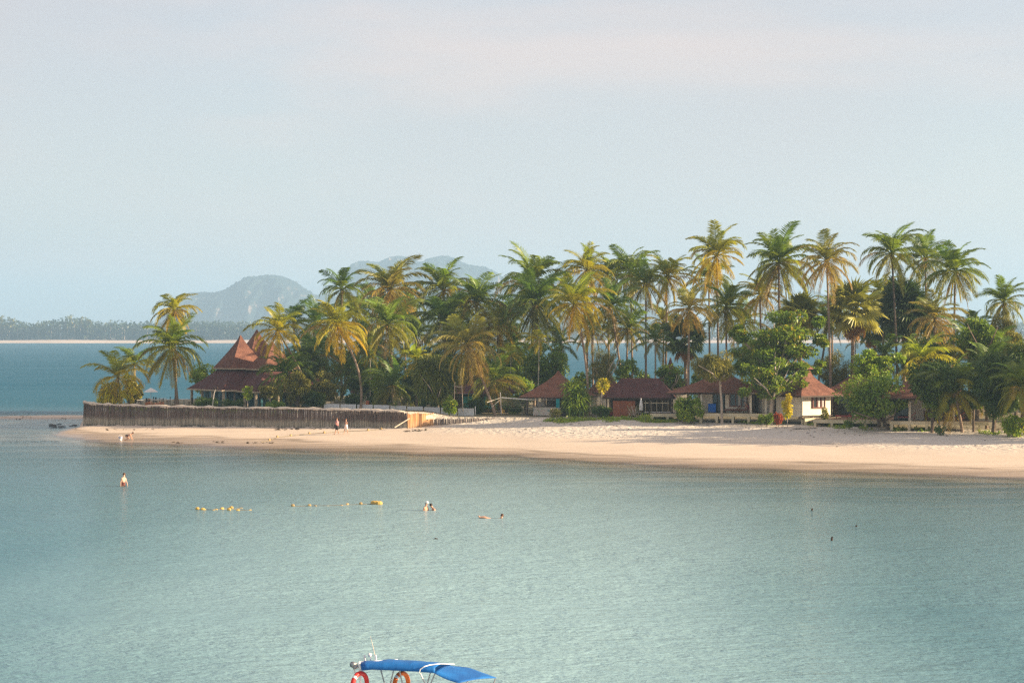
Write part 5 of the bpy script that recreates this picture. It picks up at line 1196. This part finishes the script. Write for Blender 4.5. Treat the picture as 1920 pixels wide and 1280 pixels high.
m = MB(); m.tube([jn['pelvis'][0]+Vector((-0.04, 0, -.02)), jn['waist'][0]], [0.165, 0.14], 9); m.build('swim_trunks', black_cloth, p, smooth=True)
bk = thing('bucket', 'small white and blue bucket beside the crouching child', 'bucket', (X(227, c.y), c.y-0.3, c.z))
MB().tube([(0, 0, 0), (0, 0, 0.2), (0, 0, 0.42)], [0.15, 0.18, 0.2], 10).build('pail', white_paint, bk); MB().tube([(0, 0, 0.28), (0, 0, 0.36)], [0.203, 0.207], 10).build('band', blue_cloth, bk); MB().torus((0, 0, 0.42), 0.19, 0.012, 0.3, 12, 5, a0=0, a1=math.pi).build('handle', white_paint, bk)
# swimmers
s1 = G(797, 956.5, 0); jn = stand(1.6, (0.8, -.6), 0, 0.2, 0.15, 1.10); p = person('bather sitting waist-deep with a white cap, beside a dark-haired swimmer', s1, jn, skin_m); hair_on(p, jn, hair_brown)
cp_ = MB(); cp_.ball(jn['crown'][0]+Vector((0.03, -0.03, 0.05)), 0.115, 9, 6, sc=(1, 1, 0.8)); cp_.build('cap', white_cloth, p, smooth=True)
s2 = G(819, 956, 0); jn = stand(1.7, (-0.9, -.4), 0, 0.2, 0.55, 1.22); p = person('dark-haired swimmer with only head and shoulders above water', s2, jn, skin_m); hair_on(p, jn, hair_dark)
V_ = Vector
jn = {'pelvis': (V_((-0.42, 0, -0.10)), 0.13), 'waist': (V_((-0.2, 0, -0.14)), 0.12), 'chest': (V_((0.06, 0, -0.13)), 0.15), 'neck': (V_((0.26, 0, -0.03)), 0.055), 'jaw': (V_((0.33, -0.02, 0.03)), 0.08), 'crown': (V_((0.37, -0.02, 0.16)), 0.095)}
for sd, sg in (('a', 1), ('b', -1)):
    jn['shoulder_'+sd] = (V_((0.08, 0.18*sg, -0.12)), 0.055); jn['elbow_'+sd] = (V_((0.25, 0.32*sg, -0.2)), 0.042); jn['wrist_'+sd] = (V_((0.45, 0.25*sg, -0.22)), 0.03); jn['palm_'+sd] = (V_((0.55, 0.2*sg, -0.22)), 0.03)
    jn['hip_'+sd] = (V_((-0.48, 0.1*sg, -0.04)), 0.09); jn['knee_'+sd] = (V_((-0.72, 0.12*sg, 0.06)), 0.072); jn['ankle_'+sd] = (V_((-0.98, 0.12*sg, 0.05)), 0.05); jn['toe_'+sd] = (V_((-1.06, 0.12*sg, 0.16)), 0.035)
p = person('swimmer floating on the back with knees and head above water', G(930, 971, 0), jn, skin_m); hair_on(p, jn, hair_brown)

# ------------------------------------------------------------------ float lines
buoy_m = simple('faded_yellow_float', (0.55, 0.38, 0.10), 0.6, 0.2); buoy_dull = simple('weathered_float', (0.42, 0.30, 0.13), 0.7, 0.3); rope_m = simple('wet_rope', (0.20, 0.17, 0.12), 0.9, 0.3)
def buoy_mesh(s): m = MB(); m.tube([(-0.19*s, 0, 0.07), (-0.14*s, 0, 0.07), (0, 0, 0.07), (0.14*s, 0, 0.07), (0.19*s, 0, 0.07)], [0.05*s, 0.13*s, 0.16*s, 0.13*s, 0.05*s], 9); return m
l1 = [(370,953.5),(380,953.8),(384,953.5),(401,954),(404,953.5),(417,952.7),(429,955),(434,951.3),(446,955),(453,950.3),(469.5,954.2)]
l2 = [(549,947.5),(580,946.5),(592,946.5),(615,946.2),(639,945.6),(652,944.6),(676,944)]
bm1 = buoy_mesh(0.66).mesh('yellow_float', [buoy_m]); bm2 = buoy_mesh(0.6).mesh('worn_float', [buoy_dull])
def lay_float(px, py, lab, grp, me, i):
    q = G(px, py, 0.05); o = link('float', me, None, (q.x, q.y, 0.0)); o.rotation_euler.z = 0.5*math.sin(i*2.7); o.rotation_euler.x = i; tag(o, lab, 'float', grp); return q
pts_l = [lay_float(a, b, 'small yellow float in the clustered left float line on the water', 'floats of the left float line', bm1, i) for i, (a, b) in enumerate(l1)]
pts_r = [lay_float(a, b, 'small worn yellow float in the evenly spaced right float line', 'floats of the right float line', bm2, i) for i, (a, b) in enumerate(l2)]
for i, px in enumerate((700.5, 705.5, 711)): pts_r.append(lay_float(px, 943+0.3*i, 'large yellow float bunched at the right end of the float line', 'large floats at the line end', buoy_mesh(1.05).mesh('large_float', [buoy_m]), i*0.3))
for nm, pl in (('left', pts_l), ('right', pts_r)):
    m = MB(); m.tube([Vector((q.x, q.y, 0.015)) for q in sorted(pl, key=lambda v: v.x)], 0.018, 4); tag(m.build('float_rope', rope_m), 'thin floating rope joining the yellow floats of the %s line' % ('clustered left' if nm == 'left' else 'evenly spaced right'), 'rope')
# rope with floats lying up the beach
rp = [(490,829),(505,826),(520,821.5),(545,817.5),(580,813.5),(608,812),(650,809),(690,806.5),(715,804.5),(741,801)]
rw = []
for px, py in rp:
    zz = 0.25
    for _ in range(6): q = G(px, py, zz); zz = min(0.6, gz(q.x, q.y))
    rw.append(Vector((q.x, q.y, zz+0.04)))
tag(MB().tube(rw, 0.035, 5).build('beach_rope', rope_m), 'long brown rope lying diagonally up the sand to the wall end', 'rope')
sf = MB().ball((0, 0, 0), 0.14, 8, 5).mesh('beach_float', buoy_dull)
for i in (1, 2, 3, 4, 5, 7, 8):
    o = link('beach_float', sf, None, rw[i]+Vector((0, 0, 0.06))); tag(o, 'small round float threaded on the rope lying on the sand', 'float', 'floats on the beach rope')
# dark posts in the bay
for lb, px, py, h in (('dark stick poking out of the water, left one of the pair off the right beach', 1522, 957, 0.16), ('taller dark stick in the water below the others at the right', 1559, 1013, 0.22), ('short dark stick in the water farthest right', 1605, 987, 0.09)):
    q = G(px, py, 0); tag(MB().tube([(q.x, q.y, -0.9), (q.x+0.02, q.y, h*0.6), (q.x+0.05, q.y, h)], [0.06, 0.055, 0.05], 6).build('mooring_stick', dark_wood), lb, 'stick')
q = G(817, 1010, 0); tag(MB().tube([(q.x-0.12, q.y, 0.0), (q.x, q.y, 0.03), (q.x+0.12, q.y, 0.0)], [0.02, 0.04, 0.02], 6).build('driftwood', dark_wood), 'small dark piece of driftwood floating below the swimmers', 'driftwood')
# rocks and weed at the left of the wall, debris on the sand
rock_m = simple('dark_wet_rock', (0.05, 0.05, 0.048), 0.6, 0.4, 3.0, 0.4, 0, 0.5)
r = random.Random(12)
for i in range(16):
    px = r.gauss(122, 17) if i < 11 else r.uniform(85, 150); py = r.gauss(798.5, 2.4) if i < 11 else r.uniform(793, 798); q = G(px, py, 0.0); m = MB(); s = r.uniform(0.14, 0.34)
    m.ball((0, 0, 0), s, 7, 5, sc=(1.3, 0.9, 0.55)); m.v = [tuple(Vector(v)*r.uniform(0.8, 1.2)) for v in m.v]
    o = m.build('rock', rock_m, None, True, (q.x, q.y, max(gz(q.x, q.y), -0.05)+0.02)); tag(o, 'dark wet rock in the shallows left of the stake wall', 'rock', 'rocks left of the stake wall')
m = MB(); weed_m = simple('dried_seaweed', (0.055, 0.04, 0.025), 0.9, 0.4)
def debris(px0, px1, py, n, z, jit=0.6):
    for i in range(n):
        px = r.uniform(px0, px1); q = G(px, py+r.gauss(0, jit*1.3), z); zz = gz(q.x, q.y); s = r.uniform(0.05, 0.12); m.ball((q.x, q.y, zz+0.02), s, 5, 4, sc=(r.uniform(0.8, 2.0), 0.8, 0.4))
for args in ((515, 560, 804.5, 46, 0.4), (758, 800, 807, 46, 0.55), (575, 660, 805.2, 30, 0.4), (190, 300, 806, 14, 0.2), (400, 420, 829, 14, 0.05), (320, 345, 829.8, 8, 0.05), (460, 520, 829.5, 16, 0.1), (20, 110, 826, 26, 0.0), (30, 60, 783, 10, 0.1), (85, 135, 785, 14, 0.1), (1480, 1530, 801.5, 8, 1.3)): debris(*args)
r0 = r; debris(960, 1500, 800, 70, 1.0, 4.5); debris(1500, 1900, 812, 40, 1.0, 4.5); debris(700, 1900, 846, 0, 0.3, 8)
m.build('beach_debris', weed_m, kind='stuff')

# ------------------------------------------------------------------ volleyball net behind the low wall
nv = thing('volleyball_net', 'volleyball net frame with pale posts, white band and guy ropes behind the low stakes', 'net', (X(940, 230), 230, gz(X(940, 230), 230)))
o0 = nv.location
def L_(v): return Vector(v)-Vector(o0)
pole_m = simple('pale_pole', (0.58, 0.54, 0.48), 0.6, 0.12)
pa, pb = P(940, 776, 230), P(938, 735, 230); qa, qb = P(1045, 776, 231), P(1044, 741, 231)
MB().tube([L_(pa), L_(pb)], 0.06, 6).build('post', pole_m, nv); MB().tube([L_(qa), L_(qb)], 0.06, 6).build('post', pole_m, nv)
ta, tb = P(940, 745, 229.9), P(1045, 749, 230.9); MB().tube([L_(ta), L_(ta.lerp(tb, .5)-Vector((0, 0, .12))), L_(tb)], 0.055, 5).build('band', white_paint, nv)
m = MB()
for i in range(53): a_ = L_(ta.lerp(tb, i/52)); m.tube([a_, a_-Vector((0, 0, 0.95))], 0.006, 3, cap=False)
for k in range(5): m.tube([L_(ta-Vector((0, 0, 0.23*(k+1)-.02))), L_(tb-Vector((0, 0, 0.23*(k+1)-.02)))], 0.006, 3, cap=False)
m.build('mesh', pole_m, nv)
for (u, v_) in ((P(940, 745, 230), P(913, 754, 228.5)), (P(939, 748, 230), P(922, 763, 229)), (P(940, 772, 230), P(926, 769, 233))): MB().tube([L_(u), L_(v_)], 0.03, 4).build('guy_rope', pole_m, nv)
# child frame / bare pole frame by the pandanus
pf = thing('pole_frame', 'simple frame of bare poles standing beside the pandanus', 'frame', (X(852, 230.5), 230.5, 1.9)); o0 = pf.location
for a_, b_ in (((851, 771), (853, 716)), ((868, 771), (866, 720)), ((853, 724), (866, 726))): MB().tube([L_(P(*a_, 230.5)), L_(P(*b_, 230.5))], 0.05, 5).build('pole', pale_bark, pf)

# ------------------------------------------------------------------ sun loungers, seats and clutter
def lounger(label, px, D, z, rz, mat, group='loungers on the bungalow decks'):
    t_ = thing('sun_lounger', label, 'lounger', (X(px, D), D, z), rz, group)
    MB().box((-0.3, 0, 0.36), (1.25, 0.62, 0.07)).build('seat', mat, t_)
    MB().box((0.62, 0, 0.58), (0.80, 0.62, 0.06), ry=R(-38)).build('backrest', mat, t_)
    MB().box((0, 0, 0.29), (1.9, 0.64, 0.06)).build('frame', red_wood, t_)
    for a_, b_ in ((-0.8, -.26), (-0.8, .26), (0.75, -.26), (0.75, .26)): MB().box((a_, b_, 0.14), (0.07, 0.07, 0.28)).build('leg', red_wood, t_)
    return t_
dkz = b0+0.06
lounger('brown reclining lounger under the dark window of the first bungalow', 1374, 221.0, dkz, R(-9), red_wood)
lounger('brown reclining lounger with a person beside it on the first bungalow deck', 1392, 220.7, dkz, R(-9), red_wood)
lounger('red cushioned lounger on the porch left of the bent beach tree', 1583, 211.8, d0+0.04, R(-10), red_cloth)
lounger('red lounger half hidden by the trunk of the bent beach tree', 1604, 211.4, d0+0.04, R(-10), red_cloth)
lounger('red lounger between the bent tree and the cream post', 1700, 204.5, e0z+0.04, R(-14), red_cloth)
lg = lounger('orange-red lounger with a blue towel by the leaning low palm', 1790, 203.2, e0z+0.04, R(-14), red_cloth)
tw = MB(); tw.box((0, 0, 0), (0.75, 0.6, 0.05), ry=R(-38)); o = tw.build('towel', blue_cloth, None, False, (X(1794, 203.2), 203.2, e0z+0.70)); tag(o, 'blue towel draped over the orange-red lounger back', 'towel')
# guest on the first deck
c = P(1403, 779, 220.6); c.z = dkz; jn = stand(1.6, (-1, -.3), 0.05, 0.3, 0.75, 0.18); p = person('guest bending over the loungers on the first bungalow deck', c, jn, skin_m); shorts_on(p, jn, red_cloth, 0.6); hair_on(p, jn, hair_dark)
# lime seats on the wall end
lime = simple('lime_fabric', (0.42, 0.45, 0.06), 0.8, 0.12)
for lb, px, s in (('lime yellow beanbag seat on the very tip of the wall', 187, 0.8), ('second lime yellow beanbag, nearer the low bushy palm', 198.5, 0.9)):
    D = 243; m = MB(); m.tube([(0, 0, 0), (0, 0, 0.12), (0, 0.05, 0.4), (0.05, 0.15, 0.62*s+.1)], [0.42*s, 0.52*s, 0.46*s, 0.2*s], 10); o = m.build('beanbag', lime, None, True, (X(px, D), D, gz(X(px, D), D)+0.55)); tag(o, lb, 'beanbag')
    # each rests on a small rise of sand
mound = MB().ball((0, 0, 0), 1.0, 12, 6, sc=(1.7, 0.9, 0.62)).build('sand_mound', cap_m, None, True, (X(193, 243), 243.2, 2.22)); mound['kind'] = 'structure'
# terrace tables and chairs between the point palms and the pavilion
rt = random.Random(8)
for i, (px, D) in enumerate(((264, 246), (277, 250), (291, 247), (304, 252), (316, 248), (345, 249))):
    zz = gz(X(px, D), D); t_ = thing('terrace_table', 'white-clothed terrace table between the point palms and the pavilion', 'table', (X(px, D), D, zz), rt.uniform(0, 1), 'tables on the point terrace')
    MB().box((0, 0, 0.74), (1.0, 1.0, 0.05)).build('tabletop', white_paint, t_); MB().tube([(0, 0, 0), (0, 0, 0.72)], 0.05, 6).build('pedestal', grey_metal, t_); MB().tube([(0, 0, 0.0), (0, 0, 0.04)], 0.3, 8).build('base', grey_metal, t_)
    for k in range(2):
        dx = (-0.85, 0.85)[k]; ch = thing('terrace_chair', 'dark chair pulled up to a white terrace table near the pavilion', 'chair', (X(px, D)+dx, D-0.2, zz), (math.pi if k else 0)+rt.uniform(-.4, .4), 'chairs on the point terrace')
        MB().box((0, 0, 0.45), (0.45, 0.45, 0.05)).build('seat', dark_wood, ch); MB().box((-0.21, 0, 0.72), (0.04, 0.45, 0.5)).build('backrest', dark_wood, ch)
        for a_ in (-.19, .19):
            for b_ in (-.19, .19): MB().box((a_, b_, 0.22), (0.04, 0.04, 0.44)).build('leg', dark_wood, ch)
for lb, px, D in [('white parasol standing on the terrace behind the short wide palm', 283, 256)]:
    zz = gz(X(px, D), D); t_ = thing('parasol', lb, 'parasol', (X(px, D), D, zz)); MB().tube([(0, 0, 0), (0, 0, 1.95)], 0.03, 6).build('pole', pole_m, t_)
    m = MB(); m.tube([(0, 0, 1.45), (0, 0, 1.75), (0, 0, 1.98)], [0.95, 0.5, 0.04], 8); m.build('canopy', white_cloth, t_)
# leaning lamp post before the pavilion
lp = thing('lamp_post', 'slanted pale lamp post with small double head before the pavilion roof', 'lamp post', (X(399, 236.5), 236.5, 2.1)); o0 = lp.location
MB().tube([L_(P(398, 765, 236.5)), L_(P(401, 740, 236.5)), L_(P(404, 728.5, 236.5))], [0.06, 0.05, 0.04], 6).build('pole', pole_m, lp)
m = MB(); m.ball(L_(P(402, 727.5, 236.5)), 0.14, 7, 5); m.ball(L_(P(407, 727, 236.5)), 0.14, 7, 5); m.build('lamp_head', dark_wood, lp, True)
o = MB().tube([(0, 0, 0), (0, 0, 0.35), (0, 0, 0.95), (0, 0, 1.0)], [0.2, 0.24, 0.22, 0.08], 9).build('clay_jar', simple('terracotta', (0.45, 0.14, 0.06), 0.7), None, True, (X(689.5, 238), 238, 2.25)); tag(o, 'orange-red clay jar standing behind the white fence', 'jar')
# kayaks stored under the shed eave
for lb, px, col in (('red kayak stored on its side left of the plywood wall', 1140, (0.40, 0.04, 0.03)), ('yellow kayak stored above the red one by the plywood wall', 1143, (0.50, 0.33, 0.03))):
    zz = 1.95 if col[1] < .1 else 2.35; m = MB(); m.tube([(-1.5, 0, 0.1), (-0.9, 0, 0), (0, 0, -0.03), (0.9, 0, 0), (1.5, 0, 0.1)], [0.04, 0.22, 0.28, 0.22, 0.04], 9); o = m.build('kayak', simple('kayak_paint', col, 0.4, 0.1), None, True, (X(px, 231), 231, zz)); o.rotation_euler.z = 0.1; tag(o, lb, 'kayak')
# plank on the sand
q = G(1507, 800.5, 1.35); o = MB().box((0, 0, 0), (2.2, 0.35, 0.08), 0.12).build('driftwood_plank', simple('grey_driftwood', (0.22, 0.20, 0.18), 0.9), None, False, (q.x, q.y, gz(q.x, q.y)+0.05)); tag(o, 'grey plank lying on the shaded sand before the lantern-roofed bungalow', 'plank')
q = G(1563, 826, 0.9); m = MB(); m.ball((0, 0, 0), 0.5, 8, 5, sc=(1.6, 0.8, 0.28)); o = m.build('sand_pile', cap_m, None, True, (q.x, q.y, gz(q.x, q.y))); o['kind'] = 'structure'

# ------------------------------------------------------------------ tour boat under its blue awning, cut by the lower edge
BD = 52.0
boat = thing('boat', 'tour boat under a blue fabric awning with orange and red life rings', 'boat', (X(800, BD), BD, 0)); o0 = boat.location
def B(px, py, D=BD): return P(px, py, D)-Vector(o0)
t = NT('blue_awning'); v = t.coord('Object'); n = t.noise(v, 1.4, 4, 0.5); c = t.mix(t.ramp(n, 0.3, 0.7), (0.006, 0.095, 0.33), (0.010, 0.15, 0.45))
wr = t.noise(t.coord('Object', (6, 1.2, 2)), 1.0, 3, 0.5)
blue_awn = t.fin(t.bsdf(c, 0.6, 0.3, t.bump(wr, 0.35, 0.05)))
# top sheet: near edge, mid crown, far edge; then the valance and the tilted front sheet
m = MB(); N = 16; rows = []
near = [(677,1245.5),(740,1245),(786,1247.5),(816,1250)]; far = [(676,1242.6),(731,1237.6),(800,1242),(845,1246.4)]
for i in range(N+1):
    u = i/N
    def lin(ps): 
        xs_ = np.linspace(0, 1, len(ps)); return np.interp(u, xs_, [a_ for a_, _ in ps]), np.interp(u, xs_, [b_ for _, b_ in ps])
    nb = lin([(677,1253.5),(740,1256),(786,1258.5),(816,1261)]); n_ = lin(near); f_ = lin(far)
    a_ = B(nb[0], nb[1], 51.2); b_ = B(n_[0], n_[1], 51.25); d_ = B(f_[0], f_[1], 53.0); mid = (b_+d_)/2+Vector((0, 0, 0.07+0.012*math.sin(u*25))); e_ = d_-Vector((0, -0.05, 0.2))
    rows.append([a_, b_, b_.lerp(mid, 0.5)+Vector((0, 0, .03)), mid, mid.lerp(d_, .5)+Vector((0, 0, .03)), d_, e_])
W = len(rows[0])
for row in rows: m.v.extend(tuple(q) for q in row)
for i in range(N):
    for k in range(W-1): m.f.append((i*W+k, (i+1)*W+k, (i+1)*W+k+1, i*W+k+1)); m.m.append(0)
o = m.build('awning', blue_awn, boat, True); sd = o.modifiers.new('thickness', 'SOLIDIFY'); sd.thickness = 0.015
m = MB(); A_, A2, C_, D_ = B(813, 1259.5, 51.2), B(845, 1246.8, 53.0), B(931, 1269.5, 52.4), B(860, 1279, 50.9); A1 = B(882, 1250.6, 53.0)
n2 = 10; W = 9
for i in range(n2+1):
    u = i/n2
    for k in range(W):
        v_ = k/(W-1); l0 = A_.lerp(D_, u); l1_ = (A2.lerp(A1, u*2) if u < .45 else A2.lerp(A1, .9).lerp(C_, (u-.45)/.55)); q = l0.lerp(l1_, v_); q.z += 0.07*math.sin(math.pi*v_)*(1-u*.5)-0.03*math.sin(math.pi*u)*(1-v_); m.v.append(tuple(q))
for i in range(n2):
    for k in range(W-1): m.f.append((i*W+k, (i+1)*W+k, (i+1)*W+k+1, i*W+k+1)); m.m.append(0)
o = m.build('front_awning', blue_awn, boat, True); sd = o.modifiers.new('thickness', 'SOLIDIFY'); sd.thickness = 0.015
bow_m = simple('white_tube', (0.80, 0.79, 0.76), 0.4, 0.05, 4, 0.5)
MB().tube([B(786, 1261, 51.0), B(788, 1254, 51.0), B(795, 1249, 51.0), B(806, 1245.6, 51.2), B(826, 1243.4, 51.8), B(852, 1244.3, 52.9)], 0.013, 6).build('arch_tube', bow_m, boat)
m = MB()
for a_, b_, D in (((714,1255),(722,1284),52.6), ((738,1256),(730,1290),51.3), ((749,1257),(757,1290),51.3), ((788,1261),(802,1292),51.2), ((807,1261),(798,1292),51.3), ((816,1261),(801,1296),51.2), ((878,1272),(873,1292),52.8), ((929,1271),(921,1294),52.3), ((862,1279),(850,1300),51.0)):
    m2 = MB().tube([B(*a_, D), B(*b_, D), B(b_[0]+(b_[0]-a_[0])*.6, b_[1]+28, D)], 0.020, 5).build('stanchion', grey_metal, boat)
MB().tube([B(673, 1241, 51.5), B(675.5, 1255, 51.4), B(676, 1300, 51.4)], 0.03, 6).build('end_frame', bow_m, boat); MB().tube([B(672.5, 1241, 51.6), B(690, 1240, 52), B(745, 1236, 52.6)], 0.022, 5).build('roof_rail', bow_m, boat)
MB().tube([B(663, 1250, 51.6), B(666, 1262, 51.6), B(668, 1300, 51.6)], 0.02, 5).build('side_post', bow_m, boat)
hm = MB(); hm.tube([B(661, 1245, 51.5), B(664, 1245, 51.6), B(670, 1244, 51.6)], [0.085, 0.07, 0.03], 8); hm.tube([B(663, 1250, 51.5), B(672, 1248.5, 51.6)], [0.06, 0.05], 6); hm.build('horn', grey_metal, boat, True)
for px in (684.5, 705): MB().tube([B(px, 1237.5, 52.2), B(px-1, 1227, 52.2)], [0.028, 0.028], 6).build('light_post', bow_m, boat)
m = MB(); m.tube([B(695, 1237, 52.2), B(694.6, 1230, 52.2)], 0.018, 5); m.ball(B(693.2, 1227, 52.2), 0.055, 8, 6); m.build('mast_light', bow_m, boat, True)
MB().tube([B(704, 1232, 52.2), B(699, 1210, 52.2), B(694.5, 1192, 52.2)], [0.010, 0.007, 0.004], 5).build('antenna', simple('beige_rod', (0.62, 0.52, 0.40), 0.6), boat)
red_ring = simple('red_ring', (0.62, 0.035, 0.03), 0.45, 0.08); orange_ring = simple('orange_ring', (0.72, 0.15, 0.02), 0.45, 0.08)
def ring(label, px, D, mat):
    q = P(px, 1257, D); t_ = thing('life_ring', label, 'life ring', (q.x, q.y, q.z-0.36))
    rm = MB().torus((0, 0, 0), 0.30, 0.062, R(56), 28, 10).build('ring', mat, t_, True)
    for k in range(4):
        a_ = math.pi/4+k*math.pi/2
        if k == 1: MB().torus((0, 0, 0), 0.30, 0.066, R(56), 4, 10, 0, a_-0.10, a_+0.10).build('strap', bow_m, t_, True)
    MB().tube([(0, 0, 0.36), (0.03, 0, 0.48)], 0.012, 4).build('cord', bow_m, t_)
ring('red life ring hanging at the left end of the blue awning', 674.5, 51.35, red_ring)
ring('orange life ring hanging below the middle of the blue awning', 752.5, 52.9, orange_ring)
# hull below
hull = MB(); st = []
for i in range(9):
    u = i/8; x = -2.6+u*7.0; wd = 0.9*(1-max(0, u-0.55)**2*3.8); zt_ = 0.75+0.5*max(0, u-.5)**2*3; st.append([(x, -wd, zt_), (x, -wd*.8, 0.1), (x, 0, -0.35), (x, wd*.8, 0.1), (x, wd, zt_)])
for s_ in st: hull.v.extend(s_)
for i in range(8):
    for k in range(4): hull.f.append((i*5+k, i*5+k+1, (i+1)*5+k+1, (i+1)*5+k)); hull.m.append(0)
    hull.f.append((i*5+4, i*5, (i+1)*5, (i+1)*5+4)); hull.m.append(0)
hull.f.append((4, 3, 2, 1, 0)); hull.m.append(0)
hull.build('hull', white_paint, boat)
